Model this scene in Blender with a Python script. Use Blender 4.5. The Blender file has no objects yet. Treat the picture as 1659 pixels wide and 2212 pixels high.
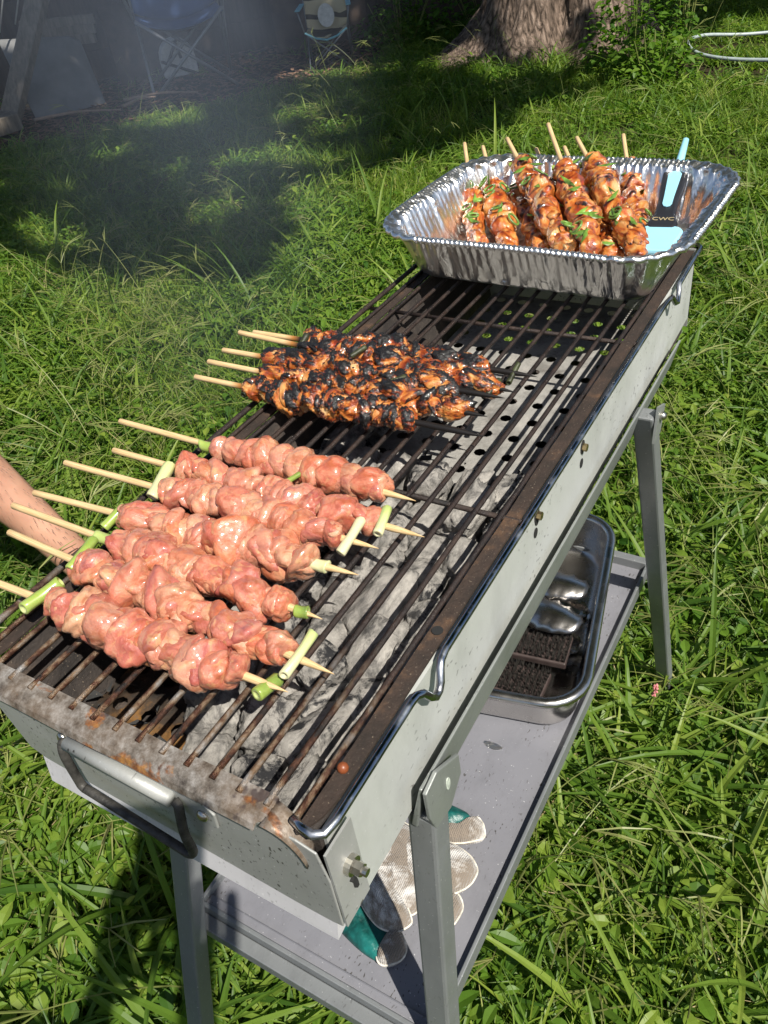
import bpy, math, random
import numpy as np
from mathutils import Vector, Matrix, Quaternion, noise as mn
R = math.radians
random.seed(7); rng = np.random.default_rng(7)
sc = bpy.context.scene; COL = sc.collection

# ------------------------------------------------------------------ camera, sky, sun
U = 0.386          # one grill unit in metres
ZG = 1.9 * U       # height of the cooking grate above the ground
def g(x, y, z): return Vector((x * U, y * U, ZG + z * U))

cx = Vector((0.86397, -0.04930, 0)); 
X_ = np.array([3384., 894., -1765.]); Y_ = np.array([1373., -1634., 1765.])
X_ /= np.linalg.norm(X_); Y_ /= np.linalg.norm(Y_)
X_ = X_ - Y_ * (X_ @ Y_) / 2; Y_ = Y_ - X_ * (X_ @ Y_) / 2
X_ /= np.linalg.norm(X_); Y_ = Y_ - X_ * (X_ @ Y_); Y_ /= np.linalg.norm(Y_)
RM = np.stack([X_, Y_, np.cross(X_, Y_)])       # world = RM @ (image right, down, forward)
cam = bpy.data.cameras.new('camera'); co = bpy.data.objects.new('camera', cam); COL.objects.link(co)
m = Matrix(((RM[0][0], -RM[0][1], -RM[0][2]), (RM[1][0], -RM[1][1], -RM[1][2]), (RM[2][0], -RM[2][1], -RM[2][2])))
co.matrix_world = Matrix.Translation(g(0.4585, -0.4066, 1.0)) @ m.to_4x4()
cam.sensor_fit = 'VERTICAL'; cam.sensor_height = 32; cam.lens = 32 * 1765 / 2212
cam.clip_start = .02; cam.clip_end = 300
sc.camera = co

SUN = Vector((.67, -.32, 1)).normalized()
w = bpy.data.worlds.new('World'); sc.world = w; w.use_nodes = True
sky = w.node_tree.nodes.new('ShaderNodeTexSky'); sky.sky_type = 'NISHITA'; sky.sun_disc = False
sky.sun_elevation = math.asin(SUN.z); sky.sun_rotation = math.atan2(SUN.x, SUN.y)
bg = w.node_tree.nodes['Background']; w.node_tree.links.new(sky.outputs[0], bg.inputs[0]); bg.inputs[1].default_value = .07
sl = bpy.data.lights.new('sun', 'SUN'); sl.energy = 5.0; sl.angle = R(.55); sl.color = (1, .955, .86)
so = bpy.data.objects.new('sun', sl); COL.objects.link(so); so.rotation_euler = SUN.to_track_quat('Z', 'Y').to_euler(); so.location = (3, -2, 6)
sc.view_settings.view_transform = 'Standard'; sc.view_settings.look = 'None'; sc.view_settings.gamma = 1
sc.view_settings.use_curve_mapping = False; sc.view_settings.exposure = 0.48
sc.cycles.volume_step_rate = 2.5; sc.cycles.volume_max_steps = 64; sc.cycles.max_bounces = 8
sc.cycles.transparent_max_bounces = 8

# ------------------------------------------------------------------ materials
class NT:
    def __init__(s, name):
        s.m = bpy.data.materials.new(name); s.m.use_nodes = True; s.t = s.m.node_tree; s.b = s.t.nodes['Principled BSDF']
        s.out = s.t.nodes['Material Output']; s._co = {}
    def n(s, t, **k):
        x = s.t.nodes.new('ShaderNode' + t)
        for a, v in k.items(): setattr(x, a, v)
        return x
    def put(s, sock, v):
        if isinstance(v, bpy.types.NodeSocket): s.t.links.new(v, sock)
        elif isinstance(v, (tuple, list)) and len(v) == 3 and sock.type == 'RGBA': sock.default_value = (*v, 1)
        else: sock.default_value = v
    def co(s, sc=(1, 1, 1), rnd=False, kind='Object'):
        key = (tuple(sc), rnd, kind)
        if key in s._co: return s._co[key]
        tc = s.n('TexCoord'); o = tc.outputs[kind]
        if rnd:
            oi = s.n('ObjectInfo'); ad = s.n('VectorMath', operation='MULTIPLY_ADD')
            s.put(ad.inputs[0], oi.outputs['Random']); ad.inputs[1].default_value = (31, 17, 23); s.put(ad.inputs[2], o); o = ad.outputs[0]
        if tuple(sc) != (1, 1, 1):
            mp = s.n('Mapping'); s.put(mp.inputs[0], o); mp.inputs['Scale'].default_value = sc; o = mp.outputs[0]
        s._co[key] = o; return o
    def noise(s, scale, detail=4, rough=.55, co=None, dist=0):
        x = s.n('TexNoise'); x.inputs['Scale'].default_value = scale; x.inputs['Detail'].default_value = detail
        x.inputs['Roughness'].default_value = rough; x.inputs['Distortion'].default_value = dist
        s.put(x.inputs['Vector'], co or s.co()); return x.outputs[0]
    def vor(s, scale, co=None, feature='F1', out=0, rand=1):
        x = s.n('TexVoronoi', feature=feature); x.inputs['Scale'].default_value = scale; x.inputs['Randomness'].default_value = rand
        s.put(x.inputs['Vector'], co or s.co()); return x.outputs[out]
    def ramp(s, f, stops, interp='LINEAR'):
        x = s.n('ValToRGB'); x.color_ramp.interpolation = interp; e = x.color_ramp.elements
        while len(e) < len(stops): e.new(.5)
        for i, (p, c) in enumerate(stops):
            e[i].position = p; e[i].color = (*c, 1) if isinstance(c, (tuple, list)) else (c, c, c, 1)
        s.put(x.inputs[0], f); return x.outputs[0]
    def mix(s, f, a, b, mode='MIX'):
        x = s.n('MixRGB', blend_type=mode); s.put(x.inputs[0], f); s.put(x.inputs[1], a); s.put(x.inputs[2], b); return x.outputs[0]
    def math(s, op, a, b=0., c=None, clamp=False):
        x = s.n('Math', operation=op, use_clamp=clamp); s.put(x.inputs[0], a); s.put(x.inputs[1], b)
        if c is not None: s.put(x.inputs[2], c)
        return x.outputs[0]
    def bump(s, h, st=.5, dist=.002, nrm=None):
        x = s.n('Bump'); x.inputs['Strength'].default_value = st; x.inputs['Distance'].default_value = dist; s.put(x.inputs['Height'], h)
        if nrm is not None: s.put(x.inputs['Normal'], nrm)
        s.put(s.b.inputs['Normal'], x.outputs[0]); return x.outputs[0]
    def attr(s, name, out=2):
        x = s.n('Attribute', attribute_name=name); return x.outputs[out]
    def rnd(s): return s.n('ObjectInfo').outputs['Random']
    def set(s, **k):
        nm = dict(c='Base Color', r='Roughness', m='Metallic', coat='Coat Weight', coatr='Coat Roughness', sss='Subsurface Weight', spec='Specular IOR Level', sh='Sheen Weight', tw='Transmission Weight')
        for a, v in k.items(): s.put(s.b.inputs[nm[a]], v)
        return s
def simple(name, c, r=.5, m=0., var=.15, sc=40, bump=0., **k):
    t = NT(name); f = t.noise(sc, 4); c0 = tuple(max(0, x * (1 - var)) for x in c); c1 = tuple(min(1, x * (1 + var)) for x in c)
    t.set(c=t.ramp(f, [(.3, c0), (.7, c1)]), r=r, m=m, **k)
    if bump: t.bump(t.noise(sc * 4, 3), bump, .001)
    return t.m

# painted silver-grey steel with soot specks
def painted(name, c, speck=.5, r=.42, m=.25):
    t = NT(name); f = t.noise(9, 3)
    base = t.ramp(f, [(.3, tuple(x * .93 for x in c)), (.7, tuple(x * 1.05 for x in c))])
    sp = t.noise(420, 1, .5, t.co((1, .4, .6))); mask = t.ramp(sp, [(.665, 0.), (.71, 1.)])
    gate = t.ramp(t.noise(14, 2), [(.42, 0.), (.62, 1.)])
    k = t.math('MULTIPLY', t.math('MULTIPLY', mask, gate), speck)
    base = t.mix(k, base, (.05, .045, .04))
    w = t.ramp(t.noise(420, 1), [(.74, 0.), (.77, 1.)]); base = t.mix(t.math('MULTIPLY', w, .5), base, (.75, .75, .75))
    st = t.ramp(t.noise(26, 6, .7, t.co((1, .5, .25))), [(.50, 0.), (.75, 1.)]); base = t.mix(t.math('MULTIPLY', st, .5), base, tuple(x * .6 for x in c))
    t.set(c=base, r=t.ramp(t.noise(25, 3), [(.3, r - .08), (.7, r + .12)]), m=m); t.bump(t.math('ADD', t.math('MULTIPLY', t.noise(500, 2), .06), t.noise(9, 2)), .35, .004); return t.m
M_side = painted('painted_steel', (.56, .575, .55), .6)
M_end = painted('galvanised_steel', (.36, .365, .35), .9, .45, .2)
M_leg = painted('leg_paint', (.22, .23, .235), .35, .38, .3)
M_rail = painted('rail_paint', (.25, .265, .255), .35, .4, .3)
M_shelf = painted('shelf_paint', (.20, .20, .222), 1., .5, .1)
M_flap = painted('bright_flange', (.58, .57, .59), .3, .45, .1)
def rustlip():
    t = NT('rusty_galvanised_lip'); base = t.ramp(t.noise(90, 6, .75), [(.34, (.05, .04, .033)), (.48, (.16, .14, .12)), (.66, (.34, .32, .30))])
    ta = t.ramp(t.noise(16, 5, .65), [(.40, 0.), (.62, 1.)]); base = t.mix(t.math('MULTIPLY', ta, .4), base, (.20, .12, .06))
    a = t.ramp(t.noise(22, 5, .6, t.co((1, 1.5, 1)), .4), [(.56, 0.), (.60, 1.)]); base = t.mix(t.math('MULTIPLY', a, .85), base, t.ramp(t.noise(120, 4, .7), [(.35, (.055, .018, .008)), (.52, (.24, .085, .02)), (.68, (.42, .20, .05))]))
    c = t.ramp(t.noise(31, 4, .6, t.co((1.1, 1.2, .9))), [(.60, 0.), (.64, 1.)]); base = t.mix(t.math('MULTIPLY', c, .8), base, (.05, .035, .035))
    t.set(c=base, r=t.ramp(t.noise(70, 3), [(.3, .35), (.7, .65)]), m=.2); t.bump(t.noise(400, 4), .35, .001); return t.m
M_lip = rustlip()
def soot(name, c0, c1, c2, r=.8, grit=True):
    t = NT(name); base = t.ramp(t.noise(22, 6, .7), [(.3, c0), (.55, c1), (.75, c2)])
    if grit:
        k = t.ramp(t.noise(700, 2), [(.66, 0.), (.74, 1.)]); base = t.mix(t.math('MULTIPLY', k, .55), base, (.35, .28, .2))
    t.set(c=base, r=r, m=0.); t.bump(t.noise(260, 5, .7), .6, .002); return t.m
M_rim = soot('sooty_rim', (.013, .010, .008), (.040, .025, .018), (.15, .08, .04), .8)
M_liner = soot('sooty_liner', (.02, .017, .016), (.05, .04, .035), (.13, .09, .065), .7)
def floor_mat():
    t = NT('ashy_perforated_plate')
    base = t.ramp(t.noise(30, 6, .7), [(.3, (.16, .15, .14)), (.5, (.30, .29, .27)), (.75, (.42, .39, .36))])
    d = t.ramp(t.noise(13, 5, .6), [(.5, 0.), (.6, 1.)]); base = t.mix(t.math('MULTIPLY', d, .45), base, t.ramp(t.noise(80, 4), [(.4, (.02, .018, .016)), (.7, (.08, .055, .035))]))
    yy = t.n('SeparateXYZ'); t.put(yy.inputs[0], t.co(kind='Object'))
    near = t.math('LESS_THAN', t.math('ADD', yy.outputs[1], t.math('MULTIPLY', t.noise(20, 4), .2)), -.15)
    base = t.mix(near, base, t.ramp(t.noise(24, 5, .7), [(.35, (.012, .01, .008)), (.5, (.05, .032, .02)), (.62, (.20, .10, .03)), (.75, (.12, .10, .09))]))
    t.set(c=base, r=t.ramp(t.noise(50, 3), [(.4, .25), (.6, .8)])); t.bump(t.noise(330, 4, .7), .5, .002); return t.m
M_floor = floor_mat()
def barmat():
    t = NT('scorched_wire'); yy = t.n('SeparateXYZ'); t.put(yy.inputs[0], t.co()); near = t.ramp(t.math('MULTIPLY_ADD', yy.outputs[1], 1.6, .85), [(.15, 1.), (.42, 0.)])
    f = t.noise(34, 5, .7, t.co((1.6, 1, 1.6))); blk = t.ramp(f, [(.32, (.010, .009, .009)), (.5, (.030, .020, .017)), (.66, (.05, .031, .023))])
    st = t.ramp(t.noise(48, 4, .6, t.co((1.6, 1, 1.6))), [(.38, (.015, .012, .010)), (.46, (.10, .035, .016)), (.53, (.26, .17, .10)), (.66, (.42, .40, .38))])
    t.set(c=t.mix(near, blk, st), m=t.math('MULTIPLY_ADD', near, .6, .2), r=t.ramp(t.noise(60, 3), [(.35, .28), (.6, .6)])); t.bump(t.noise(300, 5, .75), .7, .002); return t.m
M_bar = barmat()
def chromemat():
    t = NT('blued_chrome'); f = t.noise(30, 3, .6, t.co((1, .4, 1)))
    t.set(c=t.ramp(f, [(.3, (.22, .26, .33)), (.5, (.5, .52, .56)), (.65, (.16, .14, .13))]), m=1., r=t.ramp(t.noise(45, 4), [(.45, .12), (.65, .5)])); t.bump(t.noise(500, 3), .15, .0006); return t.m
M_chrome = chromemat()
M_blackwire = simple('black_dusty_wire', (.05, .047, .042), .6, .2, .6, 160, .4)
M_bolt = simple('zinc_bolt', (.6, .57, .5), .3, 1., .2, 80)
M_brass = simple('brassy_screw', (.5, .38, .2), .35, 1., .3, 80)
M_dark = simple('dark_hole', (.012, .012, .012), .9)
def foil():
    t = NT('aluminium_foil'); t.set(c=t.ramp(t.noise(20, 2), [(.3, (.88, .87, .85)), (.7, (.97, .965, .95))]), m=1., r=.30)
    n1 = t.noise(70, 3, .5, t.co((1, 1, .35)), 1.5); n2 = t.noise(16, 2); n3 = t.vor(60, t.co((1, 1, .4)), 'DISTANCE_TO_EDGE')
    t.bump(t.math('ADD', t.math('ADD', t.math('MULTIPLY', n1, .5), n2), t.math('MULTIPLY', n3, .5)), .8, .005); return t.m
M_foil = foil()
def steelm():
    t = NT('stainless_steel'); t.set(c=t.ramp(t.noise(6, 3), [(.3, (.50, .47, .44)), (.7, (.62, .60, .57))]), m=1., r=t.ramp(t.noise(30, 3), [(.3, .2), (.7, .32)]))
    t.bump(t.noise(14, 2), .12, .004); return t.m
M_steel = steelm()
def bamboo():
    t = NT('bamboo'); f = t.noise(40, 4, .6, t.co((1, 30, 30), rnd=True)); base = t.ramp(f, [(.3, (.52, .33, .14)), (.6, (.72, .52, .28)), (.8, (.78, .60, .36))])
    a = t.attr('burn'); base = t.mix(t.ramp(a, [(.25, 0.), (.6, 1.)]), base, (.36, .15, .035)); base = t.mix(t.ramp(a, [(.6, 0.), (.85, 1.)]), base, (.01, .008, .007))
    t.set(c=base, r=.5); t.bump(f, .3, .0006); return t.m
M_bamboo = bamboo()
def rawmeat():
    t = NT('raw_marinated_chicken'); co = t.co(rnd=True); rn = t.rnd()
    f = t.noise(1.0, 4, .6, co, .7)
    base = t.ramp(f, [(.34, (.26, .060, .045)), (.44, (.43, .130, .085)), (.54, (.56, .23, .145)), (.68, (.65, .38, .23))])
    tint = t.ramp(rn, [(.0, (.58, .25, .16)), (.2, (.54, .17, .10)), (.38, (.36, .07, .065)), (.52, (.62, .34, .20)), (.68, (.56, .13, .035)), (.85, (.44, .12, .11)), (1., (.66, .42, .24))])
    base = t.mix(.5, base, tint)
    fat = t.ramp(t.noise(1.5, 3, .55, co, .8), [(.56, 0.), (.70, 1.)]); base = t.mix(t.math('MULTIPLY', fat, .6), base, (.60, .37, .17))
    mar = t.ramp(t.noise(1.2, 4, .6, t.co((1, 1.3, .8), rnd=True), 1.0), [(.50, 0.), (.64, 1.)]); base = t.mix(t.math('MULTIPLY', mar, .55), base, (.34, .075, .02))
    t.set(c=base, r=t.ramp(t.noise(2.5, 3, .5, co), [(.35, .32), (.65, .55)]), sss=.15, coat=1., coatr=.07); t.b.inputs['Subsurface Radius'].default_value = (1, .35, .2); t.b.inputs['Subsurface Scale'].default_value = .004
    fib = t.noise(2.2, 4, .55, t.co((2.5, 1, 1), rnd=True), .8)
    t.bump(t.math('ADD', t.math('MULTIPLY', t.noise(8, 4, .6, co), .8), fib), .38, .0015); return t.m
M_raw = rawmeat()
def cooked(name, lo, hi):
    t = NT(name); co = t.co(rnd=True); f = t.noise(.9, 4, .5, co, .8)
    base = t.ramp(f, [(.30, (.10, .014, .004)), (.40, (.30, .055, .010)), (.50, (.48, .145, .026)), (.60, (.58, .26, .07)), (.72, (.64, .39, .17))])
    base = t.mix(t.ramp(t.noise(1.0, 3, .5, co), [(.6, 0.), (.72, .8)]), base, (.34, .03, .012))
    a = t.math('ADD', t.attr('char'), t.math('MULTIPLY', t.math('SUBTRACT', t.noise(4, 4, .7, co), .5), .5))
    b1 = t.ramp(a, [(lo - .14, 0.), (lo, 1.)]); base = t.mix(b1, base, (.10, .016, .006)); b2 = t.ramp(a, [(lo, 0.), (hi, 1.)]); base = t.mix(b2, base, (.009, .008, .008))
    t.set(c=base, r=t.ramp(b2, [(0., .3), (1., .5)]), coat=t.ramp(b2, [(0., .9), (1., .25)]), coatr=.07, sss=.06); t.b.inputs['Subsurface Scale'].default_value = .003
    t.bump(t.math('ADD', t.math('MULTIPLY', t.noise(9, 4, .6, co), .8), t.noise(3, 3, .5, co)), .45, .0018); return t.m
M_char = cooked('charred_glazed_chicken', .715, .765)
M_cook = cooked('glazed_grilled_chicken', .80, .88)
def scal():
    t = NT('scallion'); x = t.attr('green'); c = t.ramp(x, [(0., (.68, .63, .43)), (.45, (.52, .58, .24)), (.8, (.26, .36, .055)), (1., (.13, .21, .03))])
    c = t.mix(t.math('MULTIPLY', t.noise(60, 3, .5, t.co((1, 12, 12), rnd=True)), .25), c, (.5, .55, .2)); t.set(c=c, r=.35, coat=.5, coatr=.15, sss=.1); t.b.inputs['Subsurface Scale'].default_value = .003; return t.m
M_scal = scal()
M_burnt = simple('burnt_scallion', (.035, .04, .015), .5, 0, .9, 90, .4)
M_herb = simple('chopped_scallion_green', (.12, .22, .035), .35, 0, .8, 90, coat=.4)
def ash():
    t = NT('ash_covered_charcoal'); co = t.co(rnd=True)
    base = t.ramp(t.noise(1.6, 6, .7, co), [(.32, (.16, .155, .145)), (.46, (.34, .32, .295)), (.64, (.50, .47, .43))])
    k = t.ramp(t.noise(1.1, 6, .75, co, .5), [(.48, 0.), (.58, 1.)]); g2 = t.ramp(t.rnd(), [(.0, .15), (.4, .6), (.8, 1.)]); k = t.math('MULTIPLY', k, g2); base = t.mix(k, base, (.035, .035, .038))
    t.set(c=base, r=.95, spec=.2); t.bump(t.math('ADD', t.noise(3.5, 7, .8, co), t.math('MULTIPLY', t.vor(1.3, co, 'DISTANCE_TO_EDGE'), .8)), .9, .004); return t.m
M_ash = ash()
M_cinder = soot('cinders', (.012, .012, .012), (.03, .03, .03), (.14, .13, .12), .9)
M_blue = simple('light_blue_silicone', (.30, .62, .75), .45, 0, .05, 30)
M_blackp = simple('black_plastic', (.02, .02, .024), .35, 0, .1, 30)
M_text = simple('faded_gold_print', (.45, .36, .2), .5)
def glovem():
    t = NT('sooty_cotton'); k = t.ramp(t.noise(28, 5, .7, t.co(), .5), [(.38, 0.), (.55, 1.)]); base = t.mix(t.math('MULTIPLY', k, .9), (.70, .68, .65), (.17, .125, .085))
    wv = t.n('TexWave'); wv.inputs['Scale'].default_value = 170; wv.inputs['Distortion'].default_value = 2; t.put(wv.inputs['Vector'], t.co()); base = t.mix(t.ramp(t.noise(70, 4, .7), [(.54, 0.), (.70, .6)]), base, (.10, .075, .05)); t.set(c=base, r=.95, sh=.3); t.bump(t.math('ADD', t.math('ADD', t.math('MULTIPLY', wv.outputs[0], .35), t.noise(700, 3)), t.math('MULTIPLY', t.noise(45, 3, .6, t.co(), 1.), 2.)), .7, .003); return t.m
M_glove = glovem()
M_teal = simple('teal_rubber_cuff', (.006, .085, .075), .4, 0, .8, 50, 1.)
M_bristle = simple('black_bristles', (.03, .026, .022), .8, 0, .4, 200)
M_brushb = simple('dark_brush_plastic', (.05, .035, .032), .5, 0, .3, 60)
def wood(name, a, b, s=8, r=.85):
    t = NT(name); f = t.noise(s, 6, .65, t.co((1, 1, .12), rnd=True), .4); t.set(c=t.ramp(f, [(.3, a), (.7, b)]), r=r); t.bump(f, .6, .006); return t.m
M_plank = wood('weathered_plank', (.035, .026, .02), (.10, .072, .055), 30)
M_post = wood('weathered_beam', (.10, .085, .065), (.24, .20, .16), 40)
M_ply = simple('grey_sheet', (.15, .15, .15), .85, 0, .2, 8)
def barkm():
    t = NT('bark'); v = t.vor(26, t.co((1, 1, .13)), 'DISTANCE_TO_EDGE'); f = t.noise(30, 6, .7, t.co((1, 1, .16)), .9)
    h = t.math('ADD', t.math('MULTIPLY', v, .8), f); t.set(c=t.ramp(h, [(.42, (.045, .033, .025)), (.68, (.24, .175, .135)), (.95, (.40, .31, .25))]), r=.95, spec=.2); t.bump(h, 1., .03); return t.m
M_bark = barkm()
def leafm(name, stops, trans=.45, rough=.45, rnd=True):
    t = NT(name); oi = t.rnd(); at = t.attr('tint'); gp = t.n('NewGeometry').outputs['Position']; f = t.math('ADD', t.math('ADD', t.math('MULTIPLY', oi, .45), t.math('MULTIPLY', at, .5)), t.math('MULTIPLY', t.math('SUBTRACT', t.noise(2.2, 3, .6, gp), .5), .9))
    c = t.ramp(f, stops); t.set(c=c, r=rough, spec=.35)
    tr = t.n('BsdfTranslucent'); t.put(tr.inputs[0], t.mix(1., c, (1.0, 1.15, .45), 'MULTIPLY')); mx = t.n('MixShader'); mx.inputs[0].default_value = trans
    t.t.links.new(t.b.outputs[0], mx.inputs[1]); t.t.links.new(tr.outputs[0], mx.inputs[2]); t.t.links.new(mx.outputs[0], t.out.inputs[0]); return t.m
M_blade = leafm('grass_blade', [(0., (.034, .085, .010)), (.35, (.10, .18, .016)), (.62, (.185, .28, .030)), (.84, (.30, .37, .06)), (1., (.46, .40, .16))])
M_broad = leafm('broad_blade', [(0., (.042, .105, .014)), (.5, (.13, .225, .027)), (1., (.28, .36, .06))])
M_weed = leafm('weed_leaf', [(0., (.04, .11, .012)), (.5, (.12, .225, .022)), (1., (.26, .34, .05))])
M_straw = leafm('dry_straw', [(0., (.30, .22, .10)), (1., (.55, .45, .26))], .2)
M_seed = leafm('seed_stem', [(0., (.16, .20, .05)), (1., (.30, .30, .11))], .2)
M_pink = simple('pink_flower', (.62, .22, .22), .7, 0, .4, 200)
M_crown = leafm('crown_leaf', [(0., (.03, .07, .012)), (1., (.08, .15, .03))], .3)
def groundm():
    t = NT('soil'); f = t.noise(3, 6, .7); t.set(c=t.ramp(f, [(.3, (.022, .018, .01)), (.7, (.055, .045, .024))]), r=1., spec=.1); t.bump(t.noise(40, 5), 1., .02); return t.m
M_soil = groundm()
M_chip = leafm('wood_chip', [(0., (.07, .035, .02)), (.5, (.19, .105, .065)), (1., (.36, .24, .16))], 0.02, .9)
def skinm():
    t = NT('skin'); f = t.noise(14, 4); c = t.ramp(f, [(.3, (.42, .21, .14)), (.7, (.56, .31, .21))])
    t.set(c=c, r=.5, sss=.12); t.b.inputs['Subsurface Scale'].default_value = .01; t.bump(t.noise(260, 3), .25, .001); return t.m
M_skin = skinm()

# ------------------------------------------------------------------ mesh helpers
def tag(o, label=None, cat=None, group=None, kind=None):
    for k, v in (('label', label), ('category', cat), ('group', group), ('kind', kind)):
        if v: o[k] = v
    return o
def link(name, me, mat=None, parent=None, smooth=False, loc=None):
    o = bpy.data.objects.new(name, me)
    if mat and not me.materials: me.materials.append(mat)
    if smooth: me.polygons.foreach_set('use_smooth', [True] * len(me.polygons))
    COL.objects.link(o)
    if parent: o.parent = parent
    if loc is not None: o.location = loc
    return o
def empty(name, loc, label, cat, group=None, rot=None):
    o = bpy.data.objects.new(name, None); o.empty_display_size = .05; COL.objects.link(o); o.location = loc
    if rot is not None: o.rotation_mode = 'QUATERNION'; o.rotation_quaternion = rot
    return tag(o, label, cat, group)
class MB:
    def __init__(s): s.v = []; s.f = []; s.a = []
    def add(s, vs, fs, a=None):
        n = len(s.v); s.v += [Vector(v) for v in vs]; s.f += [tuple(i + n for i in f) for f in fs]; s.a += list(a) if a is not None else [0.] * len(vs); return s
    def hexa(s, p):   # 8 corners: bottom ring 0-3, top ring 4-7
        return s.add(p, [(3, 2, 1, 0), (4, 5, 6, 7), (0, 1, 5, 4), (1, 2, 6, 5), (2, 3, 7, 6), (3, 0, 4, 7)])
    def box(s, x0, x1, y0, y1, z0, z1, f=None):
        f = f or (lambda a, b, c: Vector((a, b, c)))
        return s.hexa([f(x0, y0, z0), f(x1, y0, z0), f(x1, y1, z0), f(x0, y1, z0), f(x0, y0, z1), f(x1, y0, z1), f(x1, y1, z1), f(x0, y1, z1)])
    def tube(s, pts, r, n=8, closed=False, caps=True, sq=False):
        pts = [Vector(p) for p in pts]; m = len(pts); rs = r if hasattr(r, '__len__') else [r] * m
        t0 = (pts[1] - pts[0]).normalized(); up = Vector((0, 0, 1)) if abs(t0.z) < .9 else Vector((1, 0, 0)); nrm = t0.cross(up).normalized(); vs = []
        for i in range(m):
            if closed: t = (pts[(i + 1) % m] - pts[i - 1])
            else: t = pts[min(i + 1, m - 1)] - pts[max(i - 1, 0)]
            t.normalize(); nrm = (nrm - t * nrm.dot(t)).normalized(); bi = t.cross(nrm)
            for k in range(n):
                a = 2 * math.pi * (k + (.5 if sq else 0)) / n; vs.append(pts[i] + (nrm * math.cos(a) + bi * math.sin(a)) * rs[i])
        fs = [(i * n + k, i * n + (k + 1) % n, ((i + 1) % m) * n + (k + 1) % n, ((i + 1) % m) * n + k) for i in range(m if closed else m - 1) for k in range(n)]
        if caps and not closed: fs += [tuple(range(n))[::-1], tuple(range((m - 1) * n, m * n))]
        return s.add(vs, fs)
    def prism(s, poly, off):   # flat polygon extruded by vector
        n = len(poly); off = Vector(off); vs = [Vector(p) for p in poly] + [Vector(p) + off for p in poly]
        return s.add(vs, [tuple(range(n))[::-1], tuple(range(n, 2 * n))] + [(i, (i + 1) % n, n + (i + 1) % n, n + i) for i in range(n)])
    def sphere(s, c, rad, nu=12, nv=8):
        c = Vector(c); rad = Vector(rad) if hasattr(rad, '__len__') else Vector((rad,) * 3); vs = []; fs = []
        for j in range(nv + 1):
            for i in range(nu):
                th = math.pi * j / nv; ph = 2 * math.pi * i / nu; vs.append(c + Vector((rad.x * math.sin(th) * math.cos(ph), rad.y * math.sin(th) * math.sin(ph), rad.z * math.cos(th))))
        for j in range(nv):
            for i in range(nu): fs.append((j * nu + i, (j + 1) * nu + i, (j + 1) * nu + (i + 1) % nu, j * nu + (i + 1) % nu))
        return s.add(vs, fs)
    def mesh(s, name, off=None, attr=None):
        me = bpy.data.meshes.new(name); o = Vector(off) if off is not None else Vector()
        me.from_pydata([v - o for v in s.v], [], s.f)
        if attr: a = me.attributes.new(attr, 'FLOAT', 'POINT'); a.data.foreach_set('value', s.a)
        me.validate(); return me
    def build(s, name, mat, parent=None, smooth=False, world=True, attr=None, bevel=0):
        off = parent.location if (parent and world) else None
        if parent and world and parent.parent: off = parent.location + parent.parent.location
        o = link(name, s.mesh(name, off, attr), mat, parent, smooth)
        if bevel: b = o.modifiers.new('b', 'BEVEL'); b.width = bevel; b.segments = 2; b.limit_method = 'ANGLE'
        return o
def bez(p, n=10):   # catmull-rom through points
    p = [Vector(q) for q in p]; q = [p[0]] + p + [p[-1]]; out = []
    for i in range(1, len(q) - 2):
        for k in range(n):
            t = k / n; a, b, c, d = q[i - 1], q[i], q[i + 1], q[i + 2]
            out.append(.5 * ((2 * b) + (c - a) * t + (2 * a - 5 * b + 4 * c - d) * t * t + (3 * b - a - 3 * c + d) * t ** 3))
    return out + [p[-1]]
def quatx(d):
    return Vector(d).to_track_quat('X', 'Z')

# ------------------------------------------------------------------ ground
def ground():
    n = 60; xs = np.linspace(-1, 1, n); xs = np.sign(xs) * np.abs(xs) ** 3 * 80; v = []; f = []
    for j in range(n):
        for i in range(n): v.append((xs[i], xs[j] + 2, .015 * mn.noise((xs[i] * .8, xs[j] * .8, 0)) - .02))
    for j in range(n - 1):
        for i in range(n - 1): a = j * n + i; f.append((a, a + 1, a + n + 1, a + n))
    me = bpy.data.meshes.new('ground'); me.from_pydata(v, [], f); o = link('ground', me, M_soil); o['kind'] = 'structure'
ground()

# ------------------------------------------------------------------ the charcoal grill
grill = empty('charcoal_grill', g(-.36, 1.0, -1.9), 'long grey folding charcoal grill on splayed legs with a lower shelf standing in the grass', 'grill')
XL, XLb, XR, YN, YF, ZB = -.72, -.68, -.0135, .006, 2.03, -.270
mb = MB().hexa([g(XR - .006, YN, ZB), g(XR, YN, ZB), g(XR, YF, ZB + .05), g(XR - .006, YF, ZB + .05), g(XR - .006, YN, -.017), g(XR, YN, -.017), g(XR, YF, -.017), g(XR - .006, YF, -.017)])
mb.build('side_panel', M_side, grill)
mb = MB().hexa([g(XLb, YN, ZB), g(XLb + .006, YN, ZB), g(XLb + .006, YF, ZB), g(XLb, YF, ZB), g(XL, YN, -.017), g(XL + .006, YN, -.017), g(XL + .006, YF, -.017), g(XL, YF, -.017)])
mb.build('side_panel', M_side, grill)
# sooty liners inside the walls
MB().hexa([g(-.045, .0, -.26), g(XR - .008, .0, -.26), g(XR - .008, 2.0, -.26), g(-.045, 2.0, -.26), g(-.035, .0, -.012), g(XR - .008, .0, -.012), g(XR - .008, 2.0, -.012), g(-.035, 2.0, -.012)]).build('inner_liner', M_liner, grill)
MB().hexa([g(XLb + .009, .0, -.27), g(XLb + .03, .0, -.27), g(XLb + .03, 2.0, -.27), g(XLb + .009, 2.0, -.27), g(XL + .01, .0, -.012), g(XL + .02, .0, -.012), g(XL + .02, 2.0, -.012), g(XL + .01, 2.0, -.012)]).build('inner_liner', M_liner, grill)
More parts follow.
